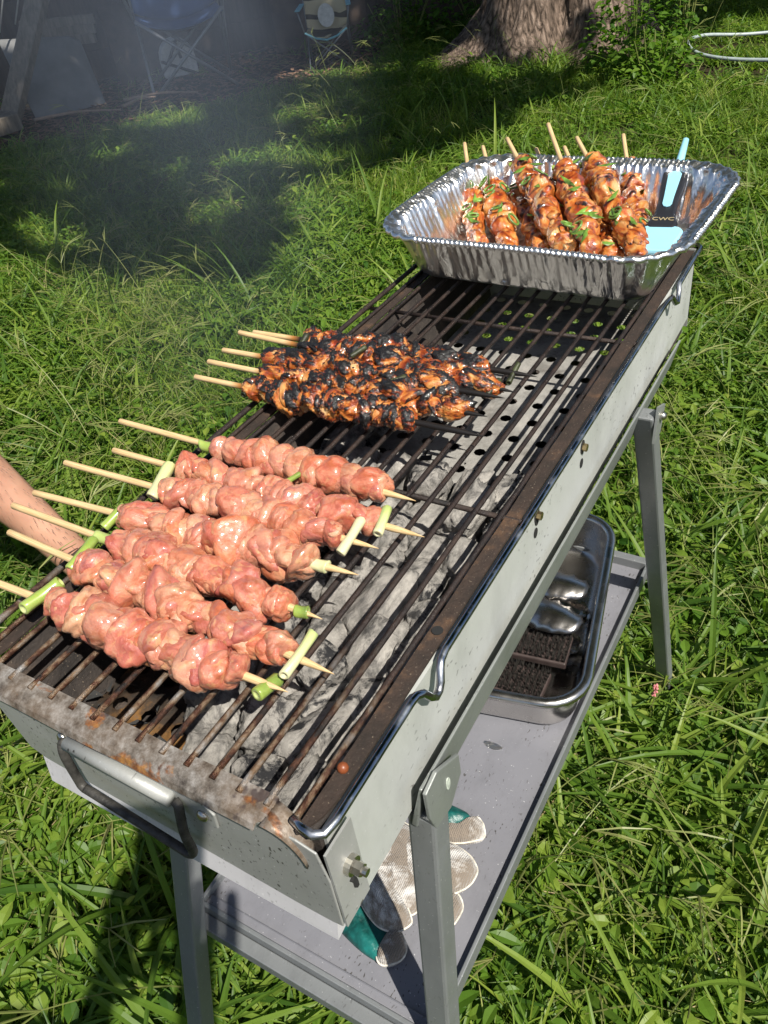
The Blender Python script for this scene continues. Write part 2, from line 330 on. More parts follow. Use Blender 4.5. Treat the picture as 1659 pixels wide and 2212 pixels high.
# rims: flat folded strips, slightly wavy edges
def rimstrip(x0, x1, y0, y1, z):
    m_ = MB(); n = 60; vs = []; fs = []
    for i in range(n + 1):
        y = y0 + (y1 - y0) * i / n; w_ = .003 * mn.noise((0, y * 4, 3)); e = min(1, (i / n * (y1 - y0)) / .05)
        a = x0 + w_; b = x1 + w_ * .3
        if i < 2: b = x1 - (.022, .006)[i]
        for (x, zz) in ((a, z - .012), (a, z), (b, z), (b, z - .005)): vs.append(g(x, y, zz + .0015 * mn.noise((y * 6, 0, x))))
    for i in range(n):
        for k in range(4): fs.append((i * 4 + k, i * 4 + (k + 1) % 4, (i + 1) * 4 + (k + 1) % 4, (i + 1) * 4 + k))
    fs += [(0, 1, 2, 3), (n * 4 + 3, n * 4 + 2, n * 4 + 1, n * 4)]
    return m_.add(vs, fs)
rimstrip(-.046, -.017, -.015, 2.02, -.006).build('rim', M_rim, grill)
rimstrip(-.752, -.715, -.015, 2.02, -.006).build('rim', M_rim, grill)
MB().sphere(g(-.036, .094, -.002), .009 * U, 10, 8).build('rust_stud', simple('rust_bead', (.22, .06, .02), .4), grill, True)
MB().tube([g(-.032, .385, -.0045), g(-.032, .385, -.0035)], .010 * U, 12).build('screw_hole', M_dark, grill)
# near end: flange, overlapping end plate, folded rusty lip
MB().hexa([g(XLb + .02, YN - .036, ZB - .004), g(XR - .002, YN - .036, ZB - .004), g(XR - .002, YN - .002, ZB + .002), g(XLb, YN - .002, ZB + .002), g(XLb + .012, YN - .020, -.2), g(XR - .002, YN - .020, -.2), g(XR - .002, YN - .002, -.2), g(XLb, YN - .002, -.2)]).build('bottom_flange', M_flap, grill)
ep = [(XL, -.02), (-.045, -.02), (-.012, -.03), (-.002, -.10), (-.004, -.235), (-.04, -.242), (XLb + .035, -.205), (XLb - .002, -.19)]
MB().prism([g(x, YN - .024, z) for x, z in ep], Vector((0, -.004 * U, 0))).build('end_plate', M_end, grill, bevel=.0008)
MB().prism([g(-.002, YN - .025, -.03), g(.002, YN - .025, -.03), g(.002, YN - .025, -.235), g(-.002, YN - .025, -.235)], Vector((0, .065 * U, 0))).build('end_plate_fold', M_end, grill)
def lip():
    m_ = MB(); n = 50; vs = []; fs = []
    prof = [(.014, -.006), (.014, .002), (-.020, -.004), (-.031, -.010), (-.036, -.020), (-.031, -.017), (-.020, -.010), (.008, -.005)]
    for i in range(n + 1):
        x = -.80 + (.80 - .092) * i / n
        for k, (y, z) in enumerate(prof):
            xx = x
            if i == n and k in (3, 4, 5): xx = x - .025
            vs.append(g(xx, y + .0015 * mn.noise((x * 9, k * .1, 0)), z + .002 * mn.noise((x * 6, 4, k * .1))))
    q = len(prof)
    for i in range(n):
        for k in range(q): fs.append((i * q + k, i * q + (k + 1) % q, (i + 1) * q + (k + 1) % q, (i + 1) * q + k))
    fs += [tuple(range(q)), tuple(range(n * q, n * q + q))[::-1]]
    return m_.add(vs, fs)
lip().build('lip', M_lip, grill)
# curved cut where the lip ends and drops to the plate
m_ = MB(); vs = []
for i in range(9):
    t = i / 8; a = t * math.pi / 2
    for k in range(5): q_ = k / 4; vs.append(g(-.094 + .058 * math.sin(a), -.032 + .006 * t + q_ * (.044 - .02 * t), -.006 - .075 * (1 - math.cos(a)) + .012 * q_ * t))
m_.add(vs, [(i * 5 + k, i * 5 + k + 1, (i + 1) * 5 + k + 1, (i + 1) * 5 + k) for i in range(8) for k in range(4)]); o = m_.build('lip_corner', M_lip, grill, True); o.modifiers.new('s', 'SOLIDIFY').thickness = .001
# far end
MB().box(XL, XR, YF - .006, YF, -.25, -.004, g).build('end_plate', M_end, grill)
# handle: black wire bail, plate with rolled sleeve, rivet
Yp = YN - .029
MB().prism([g(-.525, Yp, -.03), g(-.225, Yp, -.03), g(-.195, Yp, -.06), g(-.200, Yp, -.10), g(-.525, Yp, -.10)], Vector((0, -.005 * U, 0))).build('handle_plate', M_end, grill, bevel=.0008)
MB().tube([g(-.497, Yp - .012, -.052), g(-.272, Yp - .012, -.058)], .0125 * U, 16).build('handle_sleeve', M_end, grill, True)
hp = [g(-.500, Yp - .012, -.052)] + bez([g(-.508, Yp - .014, -.054), g(-.506, Yp - .022, -.075), g(-.500, Yp - .026, -.135), g(-.492, Yp - .028, -.152), g(-.465, Yp - .028, -.158), g(-.30, Yp - .028, -.184), g(-.270, Yp - .028, -.188), g(-.258, Yp - .026, -.174), g(-.257, Yp - .026, -.12), g(-.258, Yp - .014, -.062)], 6) + [g(-.266, Yp - .012, -.058)]
MB().tube(hp, .0078 * U, 10).build('handle', M_blackwire, grill, True)
for x, z in ((-.220, -.074), (-.515, -.055)): MB().sphere(g(x, Yp - .007, z), (.011 * U, .007 * U, .011 * U), 12, 8).build('rivet', M_bolt, grill, True)
# bolts and slots on the long side and on the folded plate
for (y, z, rz, s_) in ((1.046, -.064, .018, 1), (.776, -.051, .026, 1)):
    MB().prism([g(XR + .001, y + .010 * math.cos(a) * 1.2, z + rz * math.sin(a)) for a in [i * math.pi / 8 for i in range(16)]], Vector((.0004, 0, 0))).build('slot', M_dark, grill)
    MB().tube([g(XR, y, z), g(XR + .012, y, z)], .009 * U, 6).build('bolt', M_brass, grill)
for y, z in ((1.042, -.105), (.769, -.092)):
    MB().prism([g(XR + .001, y + .009 * math.cos(a), z + .012 * math.sin(a)) for a in [i * math.pi / 6 for i in range(12)]], Vector((.0004, 0, 0))).build('slot', M_dark, grill)
bo = MB(); bo.tube([g(0, .018, -.110), g(.012, .018, -.110)], .016 * U, 16); bo.tube([g(.012, .018, -.110), g(.026, .018, -.110)], .011 * U, 6); bo.tube([g(.026, .018, -.110), g(.034, .018, -.110)], .007 * U, 10); bo.build('bolt', M_bolt, grill)
MB().tube([g(.003, .014, -.145), g(.003, .020, -.16), g(.003, .020, -.175)], .005 * U, 6).build('slot', M_dark, grill)
# perforated plate = floor of the fire box
def perf():
    m_ = MB(); cs = .082; z = -.2; r = .0155
    nx = 8; ny = 24; x0 = XLb + .03; w_ = (-.05 - x0) / nx; h = 1.99 / ny
    for i in range(nx):
        for j in range(ny):
            ax = x0 + i * w_; ay = .005 + j * h; c = (ax + w_ / 2 + (w_ * .12 if j % 2 else -w_ * .12), ay + h / 2)
            ring = [(c[0] + r * math.cos(k * math.pi / 4 + math.pi / 8), c[1] + r * math.sin(k * math.pi / 4 + math.pi / 8)) for k in range(8)]
            sq = [(ax + w_, ay + h * .7), (ax + w_ * .7, ay + h), (ax + w_ * .3, ay + h), (ax, ay + h * .7), (ax, ay + h * .3), (ax + w_ * .3, ay), (ax + w_ * .7, ay), (ax + w_, ay + h * .3)]
            cor = [(ax + w_, ay + h), (ax, ay + h), (ax, ay), (ax + w_, ay)]
            vs = [g(a, b, z) for a, b in ring + sq + cor]; fs = [(k, 8 + k, 8 + (k + 1) % 8, (k + 1) % 8) for k in range(8)]
            fs += [(8, 16, 9), (10, 17, 11), (12, 18, 13), (14, 19, 15)]
            m_.add(vs, fs)
    return m_
plate = empty('charcoal_plate', g(-.37, 1, -.2), 'perforated ash-stained steel plate under the coals inside the grill', 'grill plate')
perf().build('perforated_sheet', M_floor, plate)
MB().box(XLb + .03, -.04, .0, 1.74, -.262, -.256, g).build('bottom_panel', M_liner, grill)
# end bulkhead block at far left seen through the bars
MB().hexa([g(-.68, 1.36, -.19), g(-.55, 1.33, -.19), g(-.55, 1.37, -.19), g(-.68, 1.40, -.19), g(-.68, 1.36, -.03), g(-.56, 1.33, -.05), g(-.56, 1.37, -.05), g(-.68, 1.40, -.03)]).build('divider_tab', M_rim, plate)

# frame rail, bracket, legs, shelf
MB().hexa([g(-.016, .2, -.302), g(-.004, .2, -.305), g(-.002, 1.80, -.268), g(-.014, 1.80, -.265), g(.012, .2, -.176), g(.018, .2, -.176), g(.020, 1.80, -.178), g(.014, 1.80, -.178)]).build('frame_rail', M_rail, grill, bevel=.001)
MB().hexa([g(XLb - .02, .2, -.275), g(XLb, .2, -.27), g(XLb, 1.86, -.245), g(XLb - .02, 1.86, -.25), g(XLb - .04, .2, -.2), g(XLb - .03, .2, -.2), g(XLb - .03, 1.86, -.2), g(XLb - .04, 1.86, -.2)]).build('frame_rail', M_rail, grill)
for xo, sgn in ((.021, 1), (XLb - .046, -1)):
    MB().prism([g(xo, .195, -.175), g(xo, .235, -.165), g(xo, .31, -.215), g(xo, .312, -.27), g(xo, .265, -.315), g(xo, .21, -.30), g(xo, .197, -.25)], Vector((.008 * U, 0, 0))).build('bracket', M_rail, grill, bevel=.0008)
MB().prism([g(.0295, .262 + .007 * math.cos(a), -.235 + .016 * math.sin(a)) for a in [i * math.pi / 6 for i in range(12)]], Vector((.0005, 0, 0))).build('bolt_hole', simple('chipped_paint', (.55, .6, .52), .5, 0, .4, 300), grill)
def leg(top, bot):
    mb = MB(); s_ = .0275; t = Vector(top); b_ = Vector(bot)
    mb.hexa([g(b_.x - s_, b_.y - s_, b_.z), g(b_.x + s_, b_.y - s_, b_.z), g(b_.x + s_, b_.y + s_, b_.z), g(b_.x - s_, b_.y + s_, b_.z), g(t.x - s_, t.y - s_, t.z), g(t.x + s_, t.y - s_, t.z), g(t.x + s_, t.y + s_, t.z), g(t.x - s_, t.y + s_, t.z)])
    return mb.build('leg', M_leg, grill, bevel=.0025)
leg((.0, .235, -.28), (.055, .0, -1.9)); leg((-.665, .30, -.28), (-.675, -.19, -1.9))
leg((.025, 1.43, -.2), (.085, 1.98, -1.9)); leg((-.70, 1.43, -.2), (-.78, 1.98, -1.9))
MB().prism([g(.055, 1.42, -.17), g(.055, 1.49, -.20), g(.056, 1.46, -.27), g(.056, 1.40, -.27)], Vector((.006 * U, 0, 0))).build('bracket', M_rail, grill)
MB().sphere(g(.066, 1.445, -.21), .012 * U, 8, 6).build('bolt', M_bolt, grill, True)
zs = -1.1; x0, x1, y0, y1 = -.69, -.012, .13, 1.80
MB().box(x0, x1, y0, y1, zs - .006, zs, g).build('shelf', M_shelf, grill)
for a in ((x0, x1, y0 - .012, y0, zs - .05, zs + .025), (x0, x1, y1, y1 + .012, zs - .04, zs + .035)): MB().box(*a, g).build('shelf_flange', M_leg, grill, bevel=.001)
for a in ((x0 - .01, x0, y0, y1, zs - .03, zs + .03), (x1, x1 + .01, y0, y1, zs - .03, zs + .03)): MB().box(*a, g).build('shelf_flange', M_leg, grill, bevel=.001)
MB().box(x0, x1, y0 + .0005, y0 + .028, zs + .0005, zs + .012, g).build('shelf_fold', M_shelf, grill, bevel=.002)
MB().box(-.78, .05, 1.81, 1.86, zs - .05, zs + .01, g).build('cross_bar', M_leg, grill, bevel=.001)
MB().box(-.745, .01, .082, .117, zs - .055, zs - .01, g).build('cross_bar', M_leg, grill, bevel=.001)

# ------------------------------------------------------------------ wire cooking grate
grate = empty('wire_grate', g(-.39, 1.03, 0), 'blackened wire cooking grate lying over the whole fire box', 'grill grate')
for k in range(15):
    x = -.052 - .0493 * k; pts = [g(x + .0015 * mn.noise((k, j * .3, 0)), -.004 + 2.05 * j / 16, .001 * mn.noise((k, j * .5, 5))) for j in range(17)]
    MB().tube(pts, .0054 * U, 8).build('bar', M_bar, grate, True)
for y in (.70, 1.433, 2.045):
    MB().tube([g(-.78, y, -.011), g(-.4, y, -.013), g(-.002, y, -.011)], .0058 * U, 8).build('cross_rod', M_bar, grate, True)
def frame():
    right = [g(-.055, -.004, .0), g(-.035, -.010, 0), g(-.018, -.012, 0), g(-.004, -.004, 0), g(.0, .02, 0), g(.0, .12, 0), g(0, .235, 0)] + [g(.001, .25, -.001), g(.006, .262, -.006), g(.012, .272, -.024), g(.014, .284, -.036), g(.013, .297, -.036), g(.012, .306, -.026), g(.007, .318, -.006), g(.003, .33, -.001)]
    right += [g(0, .35, 0)] + [g(0, .35 + (1.62 - .35) * i / 10, .0) for i in range(1, 11)] + [g(.001, 1.66, 0), g(.004, 1.70, -.004), g(.01, 1.72, -.03), g(.012, 1.735, -.035), g(.009, 1.75, -.01), g(.003, 1.77, 0), g(0, 1.9, 0), g(0, 2.03, 0), g(-.02, 2.055, 0)]
    return right
MB().tube(frame(), .0070 * U, 10).build('frame_wire', M_chrome, grate, True)
MB().tube([g(-.02, 2.055, 0), g(-.4, 2.056, 0), g(-.76, 2.055, 0), g(-.78, 2.03, 0)] + [g(-.78, 2.0 - 2.0 * i / 12, 0) for i in range(13)] + [g(-.77, -.008, 0), g(-.745, -.010, 0)], .0070 * U, 10).build('frame_wire', M_bar, grate, True)

# ------------------------------------------------------------------ charcoal
def ico(sub):
    import bmesh
    bm = bmesh.new(); bmesh.ops.create_icosphere(bm, subdivisions=sub, radius=1); me = bpy.data.meshes.new('t'); bm.to_mesh(me); bm.free()
    v = np.empty(len(me.vertices) * 3); me.vertices.foreach_get('co', v); f = [tuple(p.vertices) for p in me.polygons]; bpy.data.meshes.remove(me); return v.reshape(-1, 3), f
ICO = {k: ico(k) for k in (3, 4, 5)}
def mesh_np(name, v, f, mat, attrs=None, smooth=True):
    me = bpy.data.meshes.new(name); me.from_pydata(v.tolist(), [], f); me.materials.append(mat)
    if smooth: me.polygons.foreach_set('use_smooth', [True] * len(me.polygons))
    for k, a in (attrs or {}).items(): at = me.attributes.new(k, 'FLOAT', 'POINT'); at.data.foreach_set('value', np.asarray(a, float))
    return me
def nz(P, s, off=0., oct=4):
    return np.array([mn.fractal(Vector((p[0] * s + off, p[1] * s - off, p[2] * s + off * .7)), .8, 2.1, oct) for p in P])
def briq(i):
    v, f = ICO[4]; e = 2.0 / rng.uniform(5., 8.); d = v.copy()
    p = np.sign(d) * np.abs(d) ** .62; p /= (np.abs(p) ** 3.6).sum(1)[:, None] ** (1 / 3.6)
    if i % 3 == 0: p[:, 2] -= .12 * (np.abs(p[:, 0]) < .12)          # groove
    p *= np.array([1, 1, .72 - .0]); p[:, 2] *= 1 - .25 * (p[:, 0] ** 2 + p[:, 1] ** 2) * .5
    n = nz(v, 1.6, i * 3.1, 5); n2 = nz(v, 5., i * 1.7, 3); p *= (1 + .17 * n + .09 * n2)[:, None]
    return mesh_np('charcoal_briquette', p, f, M_ash)
BR = [briq(i) for i in range(8)]
spots = []
for j in range(9):
    for i in range(5):
        x = -.104 - i * .098 + (.022 if j % 2 else -.018); y = .085 + j * .102
        if i == 4 and j < 4: continue
        if i == 3 and j < 1: continue
        spots.append((x + random.uniform(-.015, .015), y + random.uniform(-.012, .012), -.150 + random.uniform(-.018, .016), random.uniform(.9, 1.12)))
for j in range(6): spots.append((-.60 + random.uniform(-.03, .03), .52 + j * .12, -.158, .85))
for (x, y, z, s_) in ((-.23, .30, -.10, .8), (-.33, .63, -.10, .85), (-.17, .80, -.105, .75), (-.40, .18, -.105, .7), (-.30, .86, -.11, .7)): spots.append((x, y, z, s_))
for n_, (x, y, z, s_) in enumerate(spots):
    o = bpy.data.objects.new('charcoal_briquette', BR[n_ % 8]); COL.objects.link(o); o.location = g(x, y, z)
    o.scale = (.049 * s_ * U, .053 * s_ * U, .062 * s_ * U) if n_ % 4 else (.047 * s_ * U, .082 * s_ * U, .060 * s_ * U)
    o.rotation_euler = (random.uniform(-.4, .4), random.uniform(-.4, .4), random.uniform(-.5, .5) * (1 if n_ % 4 else .4) + (math.pi if n_ % 2 else 0))
    zy = 'by the rusty lip' if y < .35 else 'beside the raw skewer tips' if y < .75 else 'by the charred skewer tips'; zx = 'along the right wall' if x > -.17 else 'in the middle of the bed' if x > -.36 else 'hidden under the skewers'
    tag(o, 'ash grey charcoal lump %s, %s' % (zx, zy), 'charcoal', 'charcoal lumps %s, %s' % (zx, zy))
def cinders():
    m_ = MB(); 
    for k in range(520):
        x = random.uniform(-.64, -.07); y = random.uniform(.01, 1.05)
        if x < -.45 and y < .35 and random.random() < .6: continue
        s_ = random.uniform(.004, .016) * U; c = g(x, y, -.19 + random.uniform(0, .03)); q = [c + Vector([random.uniform(-1, 1) * s_ for _ in range(3)]) for _ in range(4)]
        m_.add(q, [(0, 1, 2), (0, 2, 3), (0, 3, 1), (1, 3, 2)])
    return m_
tag(cinders().build('cinders', M_cinder), 'black and grey cinder crumbs scattered between the charcoal lumps', 'cinders', None, 'stuff')

# ------------------------------------------------------------------ meat pieces
def lobes(v, n, seed, flat=.55, hi=1.05, tw=.42, k=22.):
    r_ = np.random.default_rng(seed); rs = []
    for k in range(n):
        c = r_.uniform(-.32, .32, 3); c[0] *= 1.2
        ax = np.array([r_.uniform(flat * .7, flat * 1.2), r_.uniform(.75, hi), r_.uniform(.75, hi)])
        q = Quaternion((1, *r_.uniform(-tw, tw, 3))).normalized().to_matrix(); Q = np.array(q)
        o = -(Q.T @ c) / ax; d = (v @ Q) / ax; A = (d * d).sum(1); B = d @ o; C = o @ o - 1
        if C > -.05: continue
        rs.append((-B + np.sqrt(np.maximum(B * B - A * C, 0))) / A)
    rs = np.array(rs); return np.log(np.exp(k * (rs - rs.max(0))).sum(0)) / k + rs.max(0)
def rawpiece(i):
    v, f = ICO[4]; r_ = lobes(v, 4 + i % 2, 100 + i, .36, 1.10, .5, 38.); n = nz(v, 1.5, i * 2.3, 3); n2 = nz(v, 5., i, 3)
    rdg = np.abs(nz(v, 1.3, i * 5.1, 2)); p = v * (r_ * (1 + .09 * n + .035 * n2 - .09 * np.exp(-(rdg / .045) ** 2)))[:, None]; return mesh_np('chicken_piece', p, f, M_raw)
def charpiece(i, amt):
    v, f = ICO[5 if amt > .5 else 4]; r_ = lobes(v, 5, 300 + i, .36, 1.05); n = nz(v, 2.4, i * 2.9, 4); n2 = nz(v, 6.5, i * 1.3, 3)
    ch = .5 + .30 * n + .55 * (r_ - r_.mean()) + .22 * np.clip(v[:, 2], -1, 1) * amt
    bm = np.clip((ch - .5) * 5, 0, 1); p = v * (r_ * (1 + .08 * n + .03 * n2 + bm * amt * (.05 + .16 * np.maximum(nz(v, 9., i + 7, 2), 0) + .07 * nz(v, 21., i, 2))))[:, None]
    return mesh_np('chicken_piece', p, f, M_char if amt > .5 else M_cook, {'char': ch})
def flap(i, mat, char=None):
    r_ = np.random.default_rng(900 + i); A = r_.uniform(.9, 1.5); B = r_.uniform(.38, .75); tl = r_.uniform(-.35, .35); nr, nt = 9, 30; vs = []; ch = []
    for a in range(nr + 1):
        rho = a / nr
        for k in range(nt):
            th = 2 * math.pi * k / nt; q = rho * (1 + .16 * math.sin(2 * th + i) + .10 * math.sin(3 * th + 2 * i)); ang = q * math.cos(th) * A; ax_ = q * math.sin(th) * B + tl * ang
            h = 1.0 + .20 * (1 - rho ** 5) * (1 if a < nr else 0) + .07 * mn.noise(Vector((ang * 2.2, ax_ * 3, i * 1.7))) - (.22 if a == nr else 0)
            vs.append((ax_, h * math.sin(ang), h * math.cos(ang))); ch.append(.5 + .35 * mn.noise(Vector((ang * 2, ax_ * 2.5, i))) + (.22 if rho > .75 else 0))
    fs = [(a * nt + k, a * nt + (k + 1) % nt, (a + 1) * nt + (k + 1) % nt, (a + 1) * nt + k) for a in range(nr) for k in range(nt)]
    return mesh_np('chicken_fold', np.array(vs), fs, mat, {'char': ch})
FLP = dict(raw=[flap(i, M_raw) for i in range(10)], char=[flap(20 + i, M_char) for i in range(8)], cook=[flap(40 + i, M_cook) for i in range(8)])
RAW = [rawpiece(i) for i in range(16)]; CHR = [charpiece(i, 1.) for i in range(10)]; COK = [charpiece(40 + i, .25) for i in range(14)]
def stick(L, burn=None):
    m_ = MB(); r0 = .0028; xs = [-L / 2, -L / 2 + .0006] + [-L / 2 + L * k / 24 for k in range(1, 22)] + [L / 2 - .032, L / 2 - .022, L / 2 - .010, L / 2]
    rs = [r0 * .85, r0] + [r0] * 21 + [r0, r0 * .92, r0 * .55, r0 * .06]; n = 10; vs = []; a = []
    for x, r_ in zip(xs, rs):
        for k in range(n): vs.append((x, r_ * math.cos(k * .6283), r_ * math.sin(k * .6283))); a.append(burn(x) if burn else (.32 if x > L / 2 - .004 else 0))
    fs = [(i * n + k, i * n + (k + 1) % n, (i + 1) * n + (k + 1) % n, (i + 1) * n + k) for i in range(len(xs) - 1) for k in range(n)] + [tuple(range(n))[::-1]]
    m_.add(vs, fs, a); return m_
def scallion(p, d, L, r_, g0, g1, parent, name='scallion_piece', mat=None):
    d = Vector(d).normalized(); m_ = MB(); n = 18; r_ *= .72; L *= .84; sd_ = random.random() * 50; bend = random.uniform(-.08, .08) * L; sid = d.orthogonal().normalized(); cut = random.uniform(-.35, .35)
    ts = [.05, .012, 0, 0, .02, .12, .25, .38, .5, .62, .75, .88, .98, 1, 1, .988, .95]; rr = [.45, .55, .62, .93, 1.02, 1., .97, .95, .94, .95, .97, 1., 1.03, .93, .62, .55, .45]
    pts = [Vector(p) + d * L * (t - .5) + sid * bend * math.sin(t * 3.14) for t in ts]; pts = [q + d * (1e-5 * i) for i, q in enumerate(pts)]
    fr = []; t0 = d; nr = sid; bi = t0.cross(nr); vs = []
    for i, q in enumerate(pts):
        for k in range(n):
            a = 2 * math.pi * k / n; w_ = rr[i] * r_ * (1 + .05 * math.cos(k * math.pi) * .6 + .10 * mn.noise(Vector((math.cos(a) * 1.3 + sd_, math.sin(a) * 1.3, ts[i] * 2.5)))); sh = cut * r_ * math.cos(a) * (ts[i] - .5) * 2
            vs.append(q + nr * math.cos(a) * w_ + bi * math.sin(a) * w_ * .9 + d * sh)
    m = len(pts); fs = [(i * n + k, i * n + (k + 1) % n, (i + 1) * n + (k + 1) % n, (i + 1) * n + k) for i in range(m - 1) for k in range(n)] + [tuple(range(n))[::-1], tuple(range((m - 1) * n, m * n))]
    m_.add(vs, fs, [max(0, g0 + (g1 - g0) * ts[i // n] + random.uniform(-.03, .03) - (.35 if rr[i // n] < .7 else 0)) for i in range(m * n)])
    return m_.build(name, mat or M_scal, parent, True, world=False, attr='green')
def skewer(tip, han, kind, label, t0, t1, npc, rad, seed, group, extras=(), rise=0.):
    """tip/han in grill units; pieces strung from t0 to t1 (fractions from the handle end)"""
    random.seed(seed); T = g(*tip); H = g(*han); d = (T - H); L = d.length; c = (T + H) / 2; q = quatx(d)
    npc = int(npc * 1.25) if kind == 'raw' else npc
    name = {'raw': 'raw_chicken_skewer', 'char': 'charred_chicken_skewer', 'cook': 'grilled_chicken_skewer'}[kind]
    e = empty(name, c, label, 'skewer', group, q); a0 = -L / 2 + t0 * L; a1 = -L / 2 + t1 * L
    if kind == 'raw': burn = None
    elif kind == 'char': burn = lambda x: max(0, min(1, 1 - (a0 - x) / .03)) if x < a0 else 1.
    else: burn = lambda x: max(0, min(.72, .72 - (a0 - x) / .035)) if x < a0 else .3
    stick(L, burn).build('stick', M_bamboo, e, True, world=False)
    e.children[0].data.attributes.new('burn', 'FLOAT', 'POINT').data.foreach_set('value', [(burn(v.co.x) if burn else (.33 if v.co.x > L / 2 - .005 else 0.)) for v in e.children[0].data.vertices])
    lib = dict(raw=RAW, char=CHR, cook=COK)[kind]
    for k in range(npc):
        t = (k + .5) / npc; o = bpy.data.objects.new('chicken_piece', lib[(k * 5 + seed * 3 + k // 3) % len(lib)]); COL.objects.link(o); o.parent = e
        taper = 1 - .22 * abs(t - .45) * 2; s_ = rad * dict(raw=.85, char=.90, cook=.84)[kind] * U * random.uniform(.80, 1.25) * taper
        step = (a1 - a0) / npc; b0_ = a0 + step * .7; b1_ = a1 - step * (1.15 if kind == 'raw' else .8); lx = (max(step * random.uniform(1.05, 1.8), s_ * .62) if 0 < k < npc - 1 else step * .9) if kind == 'raw' else max(step * random.uniform(.8, 1.5), s_ * .65)
        o.location = (b0_ + (b1_ - b0_) * k / (npc - 1), random.uniform(-.1, .1) * s_, random.uniform(-.08, .14) * s_)
        o.scale = (lx, s_ * random.uniform(.95, 1.15), s_ * random.uniform(.85, 1.05))
        o.rotation_euler = (random.uniform(0, 6.28) if kind != 'char' else random.uniform(-.9, .9), random.uniform(-.4, .4), random.uniform(-.6, .6))
        if random.random() < (.95 if kind == 'raw' else .7):
            fo_ = bpy.data.objects.new('chicken_fold', FLP[kind][(k * 3 + seed) % len(FLP[kind])]); COL.objects.link(fo_); fo_.parent = e; fs_ = s_ * random.uniform(.78, .96)
            fo_.location = (o.location.x + random.uniform(-.3, .3) * step, o.location.y, o.location.z); fo_.scale = (max(step, s_ * .8) * random.uniform(.85, 1.25), fs_, fs_)
            fo_.rotation_euler = (random.uniform(-1.3, 1.6) + (.5 if kind != 'cook' else 0), random.uniform(-.2, .2), random.uniform(-.35, .35))
    for x in extras:
        tt, dy, dz, dirv, Ls, rs, c0, c1 = x; scallion(((-.5 + tt) * L, dy * U, dz * U), dirv, Ls * U, rs * U, c0, c1, e, 'scallion_piece', M_burnt if kind == 'char' else None)
    return e
GR = 'raw chicken skewers on the near half of the grill'
z0 = .045
skewer((-.158, .146, z0), (-.947, .124, .045), 'raw', 'raw chicken skewer nearest the rusty lip, with a long green scallion at its handle end', 0.355, 0.905, 14, 0.041, 1, GR, [(.335, 0, .014, (.30, 1, .1), .092, .0185, .75, .85), (.948, 0, -.008, (.15, 1, -.25), .055, .0175, .85, 1.)])
skewer((-.112, .204, z0), (-.901, .236, .053), 'raw', 'raw chicken skewer ending in a white scallion strip, second from the rusty lip', 0.275, 0.9, 16, 0.039, 2, GR, [(.268, .01, .014, (-.2, 1, .1), .092, .016, .75, .9), (.918, 0, .014, (-.05, 1, .1), .105, .0135, .12, .5)])
skewer((-.189, .29, .05), (-.979, .307, .045), 'raw', 'reddish raw chicken skewer with a round dark green scallion bead near its tip', 0.385, 0.925, 14, 0.037, 3, GR, [(.365, 0, .006, (1, .15, 0), .07, .016, .6, .75), (.947, 0, 0, (1, .3, 0), .028, .0145, .8, 1.)])
skewer((-.191, .407, z0), (-.98, .362, .038), 'raw', 'raw chicken skewer of smooth pale pink folds in the middle of the raw ones', 0.31, 0.9, 14, 0.042, 4, GR, [(.30, -.01, .0, (.25, 1, .3), .07, .0165, .75, .9), (.90, 0, 0, (1, 0, 0), .04, .016, .1, .25)])
skewer((-.193, .48, z0), (-.983, .459, .05), 'raw', 'raw chicken skewer with broad white scallion at its handle and white strip at its tip', 0.365, 0.91, 14, 0.038, 5, GR, [(.345, .01, .010, (-.3, 1, .1), .11, .020, .15, .4), (.928, 0, .01, (-.05, 1, .1), .10, .0145, .05, .12), (.72, .045, .02, (.3, 1, 0), .035, .009, .85, 1.)])
skewer((-.131, .538, z0), (-.921, .544, .042), 'raw', 'raw chicken skewer with yellow fat at its handle end and white scallion at its tip', 0.265, 0.885, 15, 0.038, 6, GR, [(.255, .03, -.01, (1, .6, 0), .04, .012, .7, .9), (.89, .0, .010, (-.25, 1, .1), .078, .0145, .1, .7), (.6, .04, .02, (.3, 1, 0), .04, .009, .85, 1.)])
skewer((-.195, .625, z0), (-.985, .634, .05), 'raw', 'raw chicken skewer farthest from the rusty lip with bare stick showing between pieces', 0.375, 0.93, 12, 0.038, 7, GR, [(.352, 0, 0, (1, .2, 0), .06, .017, .7, .9)])
GC = 'charred chicken skewers on the middle of the grill'
skewer((-.162, .866, .045), (-.952, .867, .045), 'char', 'charred chicken skewer nearest the raw ones, evenly ridged in black and orange', 0.225, 0.79, 17, 0.036, 11, GC, [(.225, 0, .0, (.1, 1, .1), .07, .012, 1., 1.)])
skewer((-.184, .93, .05), (-.974, .945, .043), 'char', 'charred chicken skewer with pale glistening meat near its burnt tip', 0.27, 0.93, 15, 0.033, 12, GC, [(.70, .03, .03, (.6, 1, 0), .045, .010, .85, 1.)])
skewer((-.172, .995, .06), (-.962, .995, .052), 'char', 'charred chicken skewer with a pale golden lump at its handle end', 0.2, 0.86, 15, 0.036, 13, GC, [(.52, .02, .045, (.5, 1, .2), .05, .010, .8, 1.)])
skewer((-.165, 1.040, .05), (-.955, 1.062, .070), 'char', 'heavily blackened chicken skewer with a burnt green scallion across its handle end', 0.265, 0.94, 15, 0.036, 14, GC, [(.255, 0, .0, (.0, 1, .5), .09, .013, .9, 1.), (.93, .0, .0, (.1, 1, .2), .06, .011, .8, 1.)])
skewer((-.15, 1.125, .045), (-.949, 1.11, .048), 'char', 'charred chicken skewer closest to the foil tray with bright orange glazed meat', 0.205, 0.855, 15, 0.035, 15, GC, [(.93, 0, 0, (.1, 1, .5), .07, .010, .9, 1.)])
